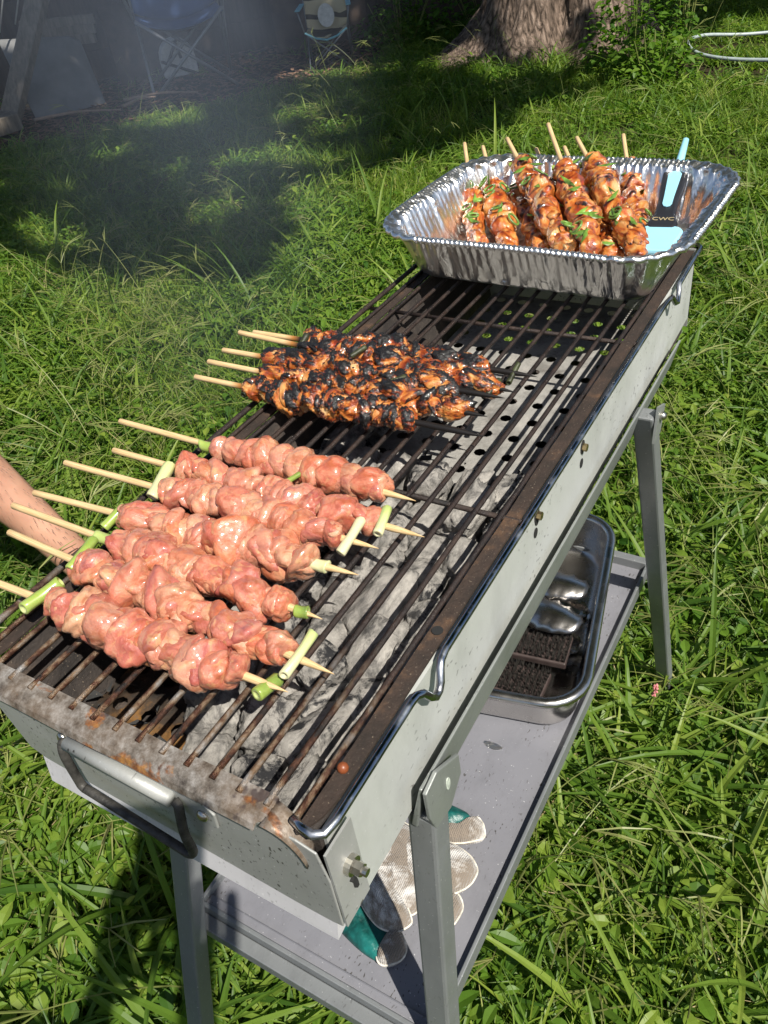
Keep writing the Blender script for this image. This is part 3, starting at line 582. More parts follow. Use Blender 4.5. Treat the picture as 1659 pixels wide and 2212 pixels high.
GT = 'grilled chicken skewers piled in the foil tray'
TS = [((-.597, 1.789, .035), (-.967, 2.479, .136), .40, .96, 12, .036, 'leftmost grilled skewer in the foil tray, thin with a burnt scallion end'),
      ((-.48, 1.762, .035), (-.874, 2.438, .139), .38, .97, 12, .042, 'second grilled skewer from the left of the foil tray, thick and reddish'),
      ((-.381, 1.784, .035), (-.814, 2.44, .109), .36, .96, 11, .035, 'low grilled skewer half hidden under its neighbour in the left half of the foil tray'),
      ((-.300, 1.733, .085), (-.747, 2.365, .190), .25, .97, 15, .041, 'long grilled skewer lying on top with scallion rings, its stick burnt dark at the meat'),
      ((-.257, 1.746, .03), (-.661, 2.415, .144), .34, .96, 11, .035, 'pale stick grilled skewer buried in the middle of the tray pile'),
      ((-.215, 1.716, .085), (-.604, 2.379, .235), .36, .98, 14, .042, 'grilled skewer with the stick that stands up highest above the tray'),
      ((-.171, 1.767, .03), (-.568, 2.44, .145), .36, .96, 11, .035, 'buried grilled skewer whose short pale stick stands right of the tallest one'),
      ((-.100, 1.752, .075), (-.515, 2.411, .185), .25, .98, 15, .041, 'grilled skewer lying on top with a charred end low in the tray'),
      ((-.125, 1.84, .04), (-.406, 2.575, .15), .28, .93, 13, .040, 'rightmost grilled skewer in the tray with a straight pale stick')]
def herbs(e, L, t0, t1, rad, n):
    for k in range(n):
        x = (-.5 + random.uniform(t0, t1)) * L; a = random.uniform(-.9, .9); rr = rad * U * 1.12; c = Vector((x, rr * math.sin(a), rr * math.cos(a))); m_ = MB()
        if random.random() < .42:
            r1 = random.uniform(.0055, .0095); nd = Vector((random.uniform(-.5, .5), math.sin(a), math.cos(a))).normalized(); u_ = nd.orthogonal().normalized(); v_ = nd.cross(u_); el = random.uniform(.45, 1)
            m_.tube([c + u_ * r1 * math.cos(t) + v_ * r1 * el * math.sin(t) for t in [i * math.pi / 7 for i in range(14)]], .0014, 5, closed=True)
        else:
            d = Vector((random.uniform(-1, 1), random.uniform(-1, 1), .2)).normalized() * random.uniform(.008, .014); sd = d.cross(Vector((0, math.sin(a), math.cos(a)))).normalized() * .003; n_ = Vector((0, math.sin(a), math.cos(a))) * .0025
            m_.add([c - d, c + sd - n_, c + d, c - sd - n_, c + n_ * .6], [(0, 1, 4), (1, 2, 4), (2, 3, 4), (3, 0, 4)])
        m_.build('scallion_slice', M_herb, e, True, world=False)
for k, (a, b, t0, t1, n_, r_, lb) in enumerate(TS):
    e = skewer(a, b, 'cook', lb, t0, t1, n_, r_, 30 + k, GT, [(t0 + .005, 0, .0, (.1, 1, .1), .085, .012, .85, 1.)] if k in (0, 3, 5, 7) else ())
    herbs(e, .305, t0 + .05, t1 - .03, r_, (9, 8, 3, 11, 2, 11, 2, 10, 6)[k])

# ------------------------------------------------------------------ foil tray and steel pan
def rrect(n, hx, hy, r):
    pts = []; per = 2 * (2 * hx - 2 * r) + 2 * (2 * hy - 2 * r) + 2 * math.pi * r; seg = []
    cs = [(hx - r, hy - r, 0), (-hx + r, hy - r, 90), (-hx + r, -hy + r, 180), (hx - r, -hy + r, 270)]
    for i, (a, b, th) in enumerate(cs):
        seg.append(('a', a, b, th, math.pi * r / 2)); nx = cs[(i + 1) % 4]
        p = (a + r * math.cos(R(th + 90)), b + r * math.sin(R(th + 90))); q = (nx[0] + r * math.cos(R(nx[2])), nx[1] + r * math.sin(R(nx[2]))); seg.append(('l', p, q, th + 90, math.dist(p, q)))
    for k in range(n):
        s_ = per * k / n
        for g_ in seg:
            if s_ <= g_[4]: break
            s_ -= g_[4]
        if g_[0] == 'a': a = R(g_[3] + 90 * s_ / g_[4]); pts.append((g_[1] + r * math.cos(a), g_[2] + r * math.sin(a), math.cos(a), math.sin(a), k / n * per, 1))
        else: t = s_ / g_[4]; a = R(g_[3]); pts.append((g_[1][0] * (1 - t) + g_[2][0] * t, g_[1][1] * (1 - t) + g_[2][1] * t, math.cos(a), math.sin(a), k / n * per, 0))
    return pts
def traymesh(n, hx, hy, r, prof, disp=None, inner=6):
    base = rrect(n, hx, hy, r); vs = []; fs = []
    for j, (off, z, tag_) in enumerate(prof):
        for k, (x, y, nx, ny, s_, cor) in enumerate(base):
            o, dz = disp(tag_, s_, cor, j) if disp else (0, 0); vs.append((x + nx * (off + o), y + ny * (off + o), z + dz))
    for j in range(len(prof) - 1):
        for k in range(n): fs.append((j * n + k, j * n + (k + 1) % n, (j + 1) * n + (k + 1) % n, (j + 1) * n + k))
    # floor: shrink ring rows to the middle
    b0 = len(vs)
    for q in range(1, inner + 1):
        f_ = 1 - q / (inner + .0)
        for k, (x, y, *_r) in enumerate(base):
            zz = prof[0][1] + .0008 * math.cos(q * 3.1) * (1 if q < inner else 0); vs.append((x * f_, y * f_, zz))
    for q in range(inner):
        a = (0 if q == 0 else b0 + (q - 1) * n); b = b0 + q * n
        for k in range(n): fs.append((a + k, b + k, b + (k + 1) % n, a + (k + 1) % n))
    return vs, fs
tray = empty('foil_tray', g(-.385, 1.895, .008), 'crimped aluminium foil tray full of cooked skewers resting across the far end of the grate', 'foil tray')
def fdisp(tag_, s_, cor, j):
    if tag_ == 'w':      # wall flutes and stamped ribs
        k = (j - 3) / 7; rib = .003 * max(0, math.cos(s_ / .062 * 2 * math.pi)) ** 8 * (1 if not cor else 0); wr = .0010 * math.sin(s_ / .0088 * 6.283 + 2 * math.sin(s_ * 40)) * (.2 + k * k) * (3.0 if cor else 1) + .0022 * mn.noise(Vector((s_ * 24, k * .8, 2))) + .0012 * mn.noise(Vector((s_ * 70, k * 2.5, 7)))
        return -rib + wr + .0012 * math.sin(s_ * 31 + k), 0
    if tag_ == 'r': return .0009 * math.sin(s_ / .0056 * 6.283), .0011 * math.sin(s_ / .0056 * 6.283 + .6) + .0008 * math.sin(s_ * 23)
    if tag_ == 'b': return .0009 * math.sin(s_ / .0056 * 6.283), .0008 * math.cos(s_ / .0056 * 6.283) + .0008 * math.sin(s_ * 23)
    return 0, 0
H = .060
prof = [(0, 0, 'f'), (.004, .001, 'f'), (.007, .004, 'f')] + [(.009 + .021 * k / 7, .006 + (H - .009) * k / 7, 'w') for k in range(8)] + [(.0325, H - .001, 'r'), (.0355, H, 'r'), (.0385, H + .0005, 'r'), (.041, H + .0025, 'b'), (.0435, H + .0028, 'b'), (.0455, H + .0005, 'b'), (.045, H - .0022, 'b'), (.0425, H - .003, 'b')]
vs, fs = traymesh(840, .127, .1005, .022, prof, fdisp)
me = bpy.data.meshes.new('foil_shell'); me.from_pydata(vs, [], fs); o = link('foil_shell', me, M_foil, tray, True); o.modifiers.new('s', 'SOLIDIFY').thickness = .0003
tray.rotation_euler = (0, 0, R(-2.0))
for k, (x, y, s_) in enumerate(((-.095, .03, .006), (.098, .045, .004), (.088, .02, .005), (-.02, -.075, .006), (.105, .0, .003), (-.07, -.05, .004))):
    m_ = MB(); vs = [(x + s_ * (1 + .3 * math.sin(3 * a + k)) * math.cos(a), y + .6 * s_ * math.sin(a), .0012) for a in [i * math.pi / 6 for i in range(12)]]; m_.prism(vs, (0, 0, .0004)); m_.build('sauce_spot', simple('sauce_%d' % k, (.12, .025, .008), .2), tray, world=False)

# basting brush leaning in the tray
T = Vector(g(-.075, 1.80, .075)); Hh = Vector(g(-.172, 2.46, .165)); d = Hh - T; q = d.to_track_quat('X', 'Z')
br = empty('silicone_basting_spatula', T, 'light blue and black silicone spatula leaning in the right corner of the foil tray', 'spatula', None, q)
L = d.length
hd = [(-.008, -.017), (-.006, .017), (.018, .023), (.036, .024), (.044, .019), (.047, .010), (.047, -.010), (.044, -.019), (.036, -.024), (.022, -.022), (.012, -.019), (.004, -.0195)]
MB().prism([(x, y, -.004) for x, y in hd], (0, 0, .009)).build('blade', M_blue, br, world=False, bevel=.003)
ha = [(.040, -.014), (.052, -.016), (.07, -.0115), (.10, -.011), (.135, -.0135), (.186, -.0145), (.194, -.0135), (.194, .0135), (.186, .0145), (.135, .0135), (.10, .011), (.07, .0115), (.052, .016), (.040, .014)]
MB().prism([(x, y, -.006) for x, y in ha[::-1]], (0, 0, .012)).build('handle', M_blackp, br, world=False, bevel=.003)
ins = [(.082 + .085 * t, w_) for t, w_ in ((0, .0), (.02, .0035), (.08, .0052), (.3, .0055), (.6, .0065), (.92, .0075), (.98, .005), (1., .0))]
MB().prism([(x, -w_, .0062) for x, w_ in ins] + [(x, w_, .0062) for x, w_ in ins[-2:0:-1]], (0, 0, .0016)).build('grip_inlay', M_blue, br, world=False, bevel=.0006)
MB().tube([(.168, .0, -.004), (.195, -.001, .004), (.222, -.004, .020)], [.0055, .005, .0035], 10).build('hanging_tail', M_blue, br, True, world=False)
fc = bpy.data.curves.new('lettering', 'FONT'); fc.body = 'CWC'; fc.size = .0095; fc.align_x = 'CENTER'; fc.extrude = .00015
fo = bpy.data.objects.new('tmp', fc); COL.objects.link(fo); bpy.context.view_layer.update(); tm = bpy.data.meshes.new_from_object(fo.evaluated_get(bpy.context.evaluated_depsgraph_get())); COL.objects.unlink(fo); bpy.data.objects.remove(fo)
tm.materials.clear(); lt = link('lettering', tm, M_text, br); lt.location = (.0535, 0, .0063); lt.rotation_euler = (0, 0, R(-90))

# steel pan on the shelf
pan = empty('steel_pan', g(-.405, 1.365, zs + .004), 'deep stainless steel pan holding tongs and wire brushes on the lower shelf', 'pan')
pan.rotation_euler = (0, 0, R(11.5))
hx, hy = .115, .145; Hp = .064
prof = [(0, .0, 'f'), (.004, .0008, 'f'), (.008, .004, 'f'), (.0105, .010, 'f'), (.0125, .03, 'f'), (.0145, Hp - .004, 'f'), (.0155, Hp - .001, 'f'), (.0175, Hp, 'f'), (.0215, Hp + .0004, 'f'), (.0245, Hp - .0008, 'f'), (.026, Hp - .0035, 'f'), (.0258, Hp - .0065, 'f')]
vs, fs = traymesh(160, hx, hy, .028, prof); me = bpy.data.meshes.new('pan_shell'); me.from_pydata(vs, [], fs); o = link('pan_shell', me, M_steel, pan, True); o.modifiers.new('s', 'SOLIDIFY').thickness = .0008
P0 = g(-.405, 1.365, zs + .01)
def inpan(name, lab, cat, u, v, z, rz, ry=0):
    a = R(11.5); u += .052; return empty(name, P0 + Vector((u * math.cos(a) - v * math.sin(a), u * math.sin(a) + v * math.cos(a), z)), lab, cat, None, Quaternion((0, 0, 1), R(rz)) @ Quaternion((0, 1, 0), R(ry)))
def tongs(u, v, z, rz, lab, scale=1.):
    e = inpan('scalloped_tongs', lab, 'tongs', u, v, z, rz)
    for s_ in (1, -1):
        m_ = MB(); n = 36; vs = []; fs = []
        for i in range(n + 1):
            t = i / n; x = (-.11 + .22 * t) * scale; wd = .009 + (.018 * max(0, math.sin((t - .6) / .4 * math.pi)) ** .7 if t > .6 else 0); cup = .004 + (.009 * math.sin((t - .6) / .4 * math.pi) if t > .6 else 0)
            wd += .0016 * math.sin(t * 150) * (1 if t > .62 else 0)
            for k in range(7): c_ = (k - 3) / 3; vs.append((x, c_ * wd, s_ * (.003 + .016 * t) * 1. + s_ * cup * (1 - c_ * c_) + (.0015 * math.sin(t * 150) if abs(c_) > .9 and t > .62 else 0)))
        for i in range(n):
            for k in range(6): a = i * 7 + k; fs.append((a, a + 1, a + 8, a + 7))
        m_.add(vs, fs); o = m_.build('arm', M_steel, e, True, world=False); o.modifiers.new('s', 'SOLIDIFY').thickness = .0012
    MB().tube([(-.112, 0, -.006), (-.112, 0, .006)], .008, 10).build('hinge', M_steel, e, world=False)
    return e
tongs(-.045, .045, .022, 14 - 8, 'steel tongs with scalloped jaws lying at the far side of the pan')
tongs(-.045, .005, .026, 14 - 22, 'steel tongs with broad shiny jaws lying next to the wire brush', 1.05)
def brush(u, v, z, rz, lab, flip):
    e = inpan('grill_brush', lab, 'brush', u, v, z, rz); MB().box(-.05, .035, -.024, .024, 0, .010).build('head', M_brushb, e, world=False, bevel=.002); MB().hexa([(-.17, -.008, 0), (-.05, -.012, 0), (-.05, .012, 0), (-.17, .008, 0), (-.17, -.008, .01), (-.05, -.012, .012), (-.05, .012, .012), (-.17, .008, .01)]).build('handle', M_brushb, e, world=False, bevel=.002)
    m_ = MB(); s_ = 1 if flip else -1
    for i in range(13):
        for j in range(9):
            x = -.047 + .0066 * i; y = -.021 + .0052 * j
            for b in range(7):
                a = random.uniform(0, 6.28); q_ = Vector((math.cos(a) * .0036, math.sin(a) * .0036, random.uniform(.009, .014))); dx = Vector((.0011, 0, 0)); dy = Vector((0, .0011, 0)); b0 = Vector((x, y, .010)); m_.add([b0 - dx, b0 + dx, b0 + dy, b0 + q_], [(0, 1, 3), (1, 2, 3), (2, 0, 3)])
    o = m_.build('bristles', M_bristle, e, world=False); tag(o, kind='stuff')
    return e
brush(.02, -.055, .018, 8, 'black bristle grill brush lying bristles up across the pan', True)
brush(.0, -.105, .006, 2, 'second grill brush lying lower against the near wall of the pan', True)
tag(MB().prism([g(-.205 + .03 * math.cos(a) * (1 + .2 * math.sin(3 * a)), .90 + .012 * math.sin(a), zs + .001) for a in [i * math.pi / 5 for i in range(10)]], Vector((0, 0, .0004))).build('foil_scrap', M_foil), 'tiny torn foil scrap lying on the shelf in front of the steel pan', 'foil scrap')

M_white0 = simple('seam_thread', (.62, .58, .50), .9, 0, .3, 200)
# gloves: flat stuffed shapes, stitched edge, lying on the shelf
def pillow(outline, z, h, n=64, rings=10):
    P = [Vector((x, y, 0)) for x, y in outline]; C = []; m = len(P)
    for i in range(m):
        for k in range(8):
            t = k / 8; a, b, c, d = P[i - 1], P[i], P[(i + 1) % m], P[(i + 2) % m]; C.append(.5 * ((2 * b) + (c - a) * t + (2 * a - 5 * b + 4 * c - d) * t * t + (3 * b - a - 3 * c + d) * t ** 3))
    cen = sum(C, Vector()) / len(C); vs = []; q = len(C)
    for r_ in range(rings + 1):
        s_ = 1 - r_ / rings; hh = h * (1 - s_ ** 3.2) ** .55
        if r_ == 0: hh = 0
        for p in C:
            w_ = cen + (p - cen) * s_; vs.append(g(w_.x, w_.y, z + .012 + hh + (.010 * mn.noise(Vector((w_.x * 28, w_.y * 28, z))) + .006 * abs(mn.noise(Vector((w_.x * 60 + w_.y * 40, w_.y * 20, 3))))) * (1 - s_)))
    for p in C: w_ = cen + (p - cen) * .97; vs.append(g(w_.x, w_.y, z))
    fs = [(r_ * q + k, r_ * q + (k + 1) % q, (r_ + 1) * q + (k + 1) % q, (r_ + 1) * q + k) for r_ in range(rings) for k in range(q)]
    b0 = (rings + 1) * q; fs += [(k, b0 + k, b0 + (k + 1) % q, (k + 1) % q) for k in range(q)]
    return MB().add(vs, fs)
GA = dict(thumb=([(-0.245, 0.575), (-0.182, 0.605), (-0.152, 0.646), (-0.135, 0.654), (-0.114, 0.638), (-0.103, 0.604), (-0.162, 0.563), (-0.228, 0.543)], -1.085, .03),
    cuff=([(-0.279, 0.629), (-0.238, 0.649), (-0.183, 0.652), (-0.153, 0.643), (-0.162, 0.609), (-0.201, 0.575), (-0.247, 0.568)], -1.08, .03),
    palm=([(-0.289, 0.525), (-0.218, 0.552), (-0.135, 0.553), (-0.092, 0.534), (-0.075, 0.508), (-0.086, 0.462), (-0.125, 0.423), (-0.192, 0.396), (-0.271, 0.391), (-0.321, 0.48)], -1.085, .045),
    finger=([(-0.141, 0.437), (-0.107, 0.448), (-0.076, 0.425), (-0.073, 0.388), (-0.086, 0.356), (-0.11, 0.357), (-0.142, 0.399)], -1.097, .022))
GB = dict(palm=([(-0.351, 0.533), (-0.287, 0.548), (-0.195, 0.442), (-0.167, 0.363), (-0.209, 0.329), (-0.291, 0.354), (-0.339, 0.364), (-0.36, 0.446)], -1.085, .045),
    finger=([(-0.354, 0.414), (-0.317, 0.425), (-0.234, 0.377), (-0.175, 0.334), (-0.167, 0.309), (-0.199, 0.278), (-0.245, 0.277), (-0.301, 0.303), (-0.349, 0.347)], -1.072, .04),
    thumb=([(-0.211, 0.288), (-0.189, 0.296), (-0.157, 0.272), (-0.149, 0.246), (-0.167, 0.217), (-0.196, 0.206), (-0.214, 0.231)], -1.09, .03),
    cuff=([(-0.342, 0.339), (-0.276, 0.299), (-0.204, 0.288), (-0.184, 0.233), (-0.204, 0.211), (-0.275, 0.217), (-0.364, 0.249), (-0.38, 0.307)], -1.096, .022))
for G_, c, lab in ((GA, g(-.2, .5, zs), 'sooty white work glove lying behind the front leg, thumb pointing to the shelf edge'), (GB, g(-.26, .36, zs), 'sooty white work glove nearest the front edge of the shelf with a dark teal cuff')):
    e = empty('work_glove', c, lab, 'glove')
    for nm, (ol, z, h) in G_.items():
        pillow(ol, z, h).build(nm, M_teal if nm == 'cuff' else M_glove, e, True)
        if nm != 'cuff':
            P = [Vector((x, y, 0)) for x, y in ol]; m = len(P); C = []
            for i in range(m):
                for k in range(6):
                    t = k / 6; a, b, c_, d = P[i - 1], P[i], P[(i + 1) % m], P[(i + 2) % m]; q = .5 * ((2 * b) + (c_ - a) * t + (2 * a - 5 * b + 4 * c_ - d) * t * t + (3 * b - a - 3 * c_ + d) * t ** 3); C.append(g(q.x, q.y, z + .014 + .002 * math.sin(i * 5 + k)))
            MB().tube(C, .0011, 5, closed=True).build('seam', M_white0, e, True)

# ------------------------------------------------------------------ people
def skinfig(name, joints, edges, mat, parent, sub=2, root=0):
    me = bpy.data.meshes.new(name); me.from_pydata([j[0] for j in joints], edges, []); me.materials.append(mat); o = bpy.data.objects.new(name, me); COL.objects.link(o); o.parent = parent
    o.modifiers.new('skin', 'SKIN'); sv = me.skin_vertices
    if not sv:
        bpy.context.view_layer.objects.active = o
    sk = me.skin_vertices[0].data if me.skin_vertices else None
    if sk:
        for i, j in enumerate(joints): sk[i].radius = (j[1], j[1] if len(j) < 3 else j[2]); sk[i].use_root = (i == root)
    o.modifiers['skin'].use_smooth_shade = True; s = o.modifiers.new('sub', 'SUBSURF'); s.levels = sub; s.render_levels = sub; return o
def person(lab, P, shirt, shorts, hairc):
    """P: dict of world points (metres)"""
    hip = Vector(P['hip']); ch = Vector(P['chest']); hdv = Vector(P['head']); fw = Vector(P['fwd']).normalized(); sd = fw.cross(Vector((0, 0, 1))).normalized(); base = Vector((hip.x, hip.y, 0))
    e = empty('person', base, lab, 'person'); L_ = lambda v: Vector(v) - base
    nk = ch.lerp(hdv, .52); up = Vector((0, 0, 1))
    J = [(L_(hip), .12, .10), (L_(hip.lerp(ch, .5)), .115, .09), (L_(ch), .14, .10), (L_(nk), .052), (L_(hdv - up * .03), .070, .08), (L_(hdv + up * .05), .072, .09), (L_(hdv + up * .10), .045, .055)]; E = [(0, 1), (1, 2), (2, 3), (3, 4), (4, 5), (5, 6)]
    sj = [(L_(hip), .14, .115)]; se = []
    for k, s in enumerate((-1, 1)):
        hp_ = hip + sd * s * .09 - up * .04; kn = Vector(P['knees'][k]); f = Vector(P['feet'][k]); an = f + up * .085; fd = Vector(P['toe'][k]).normalized(); n0 = len(J); bk = -fd * .014
        for q_ in ((hp_, .082), (hp_.lerp(kn, .5), .070), (kn, .053), (kn.lerp(an, .33) + bk, .054), (kn.lerp(an, .7), .039), (an, .034, .036), (f + fd * .03 + up * .045, .034, .03), (f + fd * .10 + up * .03, .036, .02), (f + fd * .17 + up * .024, .030, .013)): J.append((L_(q_[0]),) + q_[1:])
        E.append((0, n0)); E.extend([(n0 + i, n0 + i + 1) for i in range(8)])
        m0 = len(sj); sj += [(L_(hp_), .098), (L_(hp_.lerp(kn, .7)), .088)]; se += [(0, m0), (m0, m0 + 1)]
        m_ = MB(); cr = up.cross(fd); W = lambda a, b, c=0.: L_(f + cr * a + fd * b + up * c)
        m_.prism([W(a, b) for a, b in ((-.04, -.05), (.04, -.05), (.05, .06), (.048, .15), (.02, .20), (-.02, .20), (-.046, .15), (-.045, .06))], (0, 0, .018)); m_.tube([W(-.046, .10, .015), W(-.03, .09, .055), W(0, .085, .07), W(.03, .09, .055), W(.046, .10, .015)], .010, 8); m_.build('sandal', M_blackp, e, True, world=False)
        sh = ch + sd * s * .17 + up * .10; el = Vector(P['elbows'][k]); hd = Vector(P['hands'][k]); dr = (hd - el).normalized(); n0 = len(J); ws = dr.cross(up if abs(dr.z) < .9 else fw).normalized()
        for q_ in ((sh, .052), (sh.lerp(el, .5), .044), (el, .038), (el.lerp(hd, .35), .039), (hd, .026, .021), (hd + dr * .05, .033, .014), (hd + dr * .085, .033, .012)): J.append((L_(q_[0]),) + q_[1:])
        E.append((2, n0)); E.extend([(n0 + i, n0 + i + 1) for i in range(6)])
        for q_ in range(4):
            n1 = len(J); b = hd + dr * .09 + ws * (-.027 + .018 * q_); Lf = (.062, .074, .07, .055)[q_]; J.extend([(L_(b), .0085), (L_(b + dr * Lf * .5 - up * .004), .0082), (L_(b + dr * Lf - up * .012), .007)]); E.extend([(n0 + 6, n1), (n1, n1 + 1), (n1 + 1, n1 + 2)])
        n1 = len(J); J.extend([(L_(hd + dr * .035 - ws * s * .035), .011), (L_(hd + dr * .065 - ws * s * .055), .009), (L_(hd + dr * .09 - ws * s * .055), .008)]); E.extend([(n0 + 5, n1), (n1, n1 + 1), (n1 + 1, n1 + 2)])
        skinfig('sleeve', [(L_(sh), .066), (L_(sh.lerp(el, .45)), .058), (L_(sh.lerp(el, .75)), .058)], [(0, 1), (1, 2)], shirt, e, 2)
    skinfig('body', J, E, M_skin, e, 2); skinfig('shorts', sj, se, shorts, e)
    skinfig('shirt', [(L_(hip + up * .03), .145, .115), (L_(hip.lerp(ch, .5)), .135, .11), (L_(ch), .165, .12), (L_(ch + up * .10), .14, .09)], [(0, 1), (1, 2), (2, 3)], shirt, e)
    MB().sphere(L_(hdv - fw * .02 + up * .06), (.085, .085, .09), 20, 14).build('hair', hairc, e, True, world=False)
    fm = MB(); fm.sphere(L_(hdv + fw * .09 + up * .01), (.015, .015, .022), 10, 8)
    for s in (-1, 1): fm.sphere(L_(hdv + sd * s * .078), (.014, .014, .030), 10, 8)
    fm.build('nose_and_ears', M_skin, e, True, world=False)
    for s in (-1, 1): MB().sphere(L_(hdv + sd * s * .030 + fw * .075 + up * .035), .011, 10, 8).build('eye', simple('eye%d' % s, (.6, .6, .6), .2), e, True, world=False)
    MB().sphere(L_(hdv + fw * .083 - up * .035), (.016, .016, .007), 10, 8).build('mouth', simple('lips', (.4, .15, .12), .5), e, True, world=False)
    return e
sh1 = simple('grey_tshirt', (.2, .2, .22), .9); sh2 = simple('navy_shorts', (.03, .04, .07), .9); hr = simple('dark_hair', (.03, .02, .015), .6); sh3 = simple('green_tshirt', (.07, .1, .07), .9)
# sitting on a low stool left of the grill: one bare calf and a sandal reach into view
person('person sitting low left of the grill, bare lower leg and black sandals in view', dict(hip=(-1.62, .30, .44), chest=(-1.58, .31, .80), head=(-1.52, .32, 1.10), fwd=(1, .1, 0), knees=((-1.205, .445, .50), (-1.13, .13, .46)), feet=((-1.005, .515, 0), (-1.005, .19, 0)), toe=((1, .25, 0), (.45, -.5, 0)),
    elbows=((-1.45, .55, .62), (-1.45, .08, .62)), hands=((-1.25, .48, .58), (-1.22, .16, .56))), sh1, sh2, hr)
e = empty('low_stool', (-1.66, .30, 0), 'low wooden stool under the seated person at the left', 'stool'); MB().box(-.16, .16, -.16, .16, .30, .33).build('seat', M_post, e, world=False)
for a in (-1, 1):
    for b in (-1, 1): MB().tube([(a * .13, b * .13, .30), (a * .15, b * .15, 0)], .016, 8).build('leg', M_post, e, world=False)
pe = [o_ for o_ in bpy.data.objects if o_.name == 'person'][0]; hm = MB(); kn = Vector((-1.205, .445, .50)); an = Vector((-1.005, .515, .085)); ax_ = (an - kn).normalized(); u0 = ax_.orthogonal().normalized(); v0 = ax_.cross(u0)
for _ in range(700):
    t_ = random.uniform(.1, .95); a = random.uniform(0, 6.283); rd = .052 if t_ < .4 else .052 - .02 * (t_ - .4) / .5; c = kn.lerp(an, t_) + (u0 * math.cos(a) + v0 * math.sin(a)) * rd * 1.0; o2 = (u0 * math.cos(a + .3) + v0 * math.sin(a + .3)) * .004 + ax_ * random.uniform(.006, .012); sdv = ax_.cross(o2).normalized() * .00035; c2 = c - pe.location; hm.add([c2 - sdv, c2 + sdv, c2 + o2], [(0, 1, 2)])
hm.build('leg_hair', hr, pe, world=False)['kind'] = 'stuff'
# the photographer, behind the camera, and the phone
cp = co.location; fw = Vector((RM[0][2], RM[1][2], RM[2][2])); rt = Vector((RM[0][0], RM[1][0], RM[2][0])); dn = Vector((RM[0][1], RM[1][1], RM[2][1]))
person('person standing at the near end of the grill holding up a phone', dict(hip=(.60, -.74, .84), chest=(.55, -.69, 1.17), head=(.47, -.62, 1.43), fwd=(-.6, .75, 0), knees=((.53, -.80, .45), (.68, -.70, .45)), feet=((.52, -.84, 0), (.70, -.74, 0)), toe=((-.6, .75, 0), (-.6, .75, 0)),
    elbows=((.27, -.60, .92), (.47, -.52, .92)), hands=(tuple(cp - rt * .05 + dn * .17 - fw * .13), tuple(cp + rt * .07 + dn * .17 - fw * .13))), sh3, sh2, hr)
ph = empty('phone', cp - fw * .045, 'black phone held up behind the near end of the grill', 'phone', None, co.matrix_world.to_quaternion()); MB().box(-.036, .036, -.12, .03, 0, .008).build('case', M_blackp, ph, world=False, bevel=.002)

# ------------------------------------------------------------------ background things
def V(x, y, z=0.): return Vector((x, y, z))
fence = empty('wooden_fence', V(-5, 5, 0), 'dark weathered plank fence running behind the chairs at the back of the yard', 'fence')
fl_ = [V(-7.6, 2.9), V(-5.75, 4.35), V(-5.1, 5.3), V(-4.2, 6.3), V(-2.6, 7.6), V(-.6, 8.6), V(2.5, 9.2)]
for a, b in zip(fl_[:-1], fl_[1:]):
    d = (b - a); Ls = d.length; d.normalize(); n_ = Vector((-d.y, d.x, 0))
    for k in range(9):
        z0_ = .02 + k * .2; jit = n_ * (.012 * (k % 2) + random.uniform(0, .008)); p = a + jit; q_ = b + jit
        MB().hexa([p + V(0, 0, z0_), q_ + V(0, 0, z0_), q_ + n_ * .03 + V(0, 0, z0_), p + n_ * .03 + V(0, 0, z0_), p + V(0, 0, z0_ + .199), q_ + V(0, 0, z0_ + .199), q_ + n_ * .03 + V(0, 0, z0_ + .199), p + n_ * .03 + V(0, 0, z0_ + .199)]).build('plank', M_plank, fence)
    MB().hexa([a - n_ * .06 + V(0, 0, 0), a - n_ * .06 + d * .1, a - n_ * .002 + d * .1, a - n_ * .002, a - n_ * .06 + V(0, 0, 1.9), a - n_ * .06 + d * .1 + V(0, 0, 1.9), a - n_ * .002 + d * .1 + V(0, 0, 1.9), a - n_ * .002 + V(0, 0, 1.9)]).build('post', M_plank, fence)
def leanbox(name, p, q_, w_, th, mat, label, cat, side=None):
    p, q_ = Vector(p), Vector(q_); d = (q_ - p).normalized(); s_ = (side or V(0, 0, 1).cross(d)).normalized(); n_ = d.cross(s_).normalized(); e = empty(name, p, label, cat)
    MB().hexa([p - s_ * w_ / 2, p + s_ * w_ / 2, p + s_ * w_ / 2 + n_ * th, p - s_ * w_ / 2 + n_ * th, q_ - s_ * w_ / 2, q_ + s_ * w_ / 2, q_ + s_ * w_ / 2 + n_ * th, q_ - s_ * w_ / 2 + n_ * th]).build('beam', mat, e, bevel=.004); return e
leanbox('timber_prop', (-5.10, 3.62, .0), (-4.62, 4.30, 1.25), .15, .06, M_post, 'pale weathered beam leaning at the far left of the yard', 'beam', V(1, .2, 0))
leanbox('timber_prop', (-6.6, 4.0, .15), (-4.9, 4.9, 1.3), .22, .03, M_ply, 'wide grey board slanting behind the pale beam at the far left', 'board', V(0, 0, 1))
tag(MB().hexa([V(-5.25, 3.50), V(-4.93, 3.42), V(-4.90, 3.62), V(-5.2, 3.7), V(-5.25, 3.50, .10), V(-4.93, 3.42, .10), V(-4.90, 3.62, .10), V(-5.2, 3.7, .10)]).build('wood_block', M_post, bevel=.005), 'grey wooden block on the ground at the foot of the leaning beam', 'wood block')
tag(MB().prism([V(-4.98, 3.80, 0), V(-4.78, 4.26, 0.0), V(-5.00, 4.40, .36), V(-5.02, 4.33, .40), V(-5.28, 3.95, .46)], V(-.02, .01, .008)).build('plywood_sheet', M_ply, bevel=.002), 'grey square sheet leaning against the fence beside the pale beam', 'board')
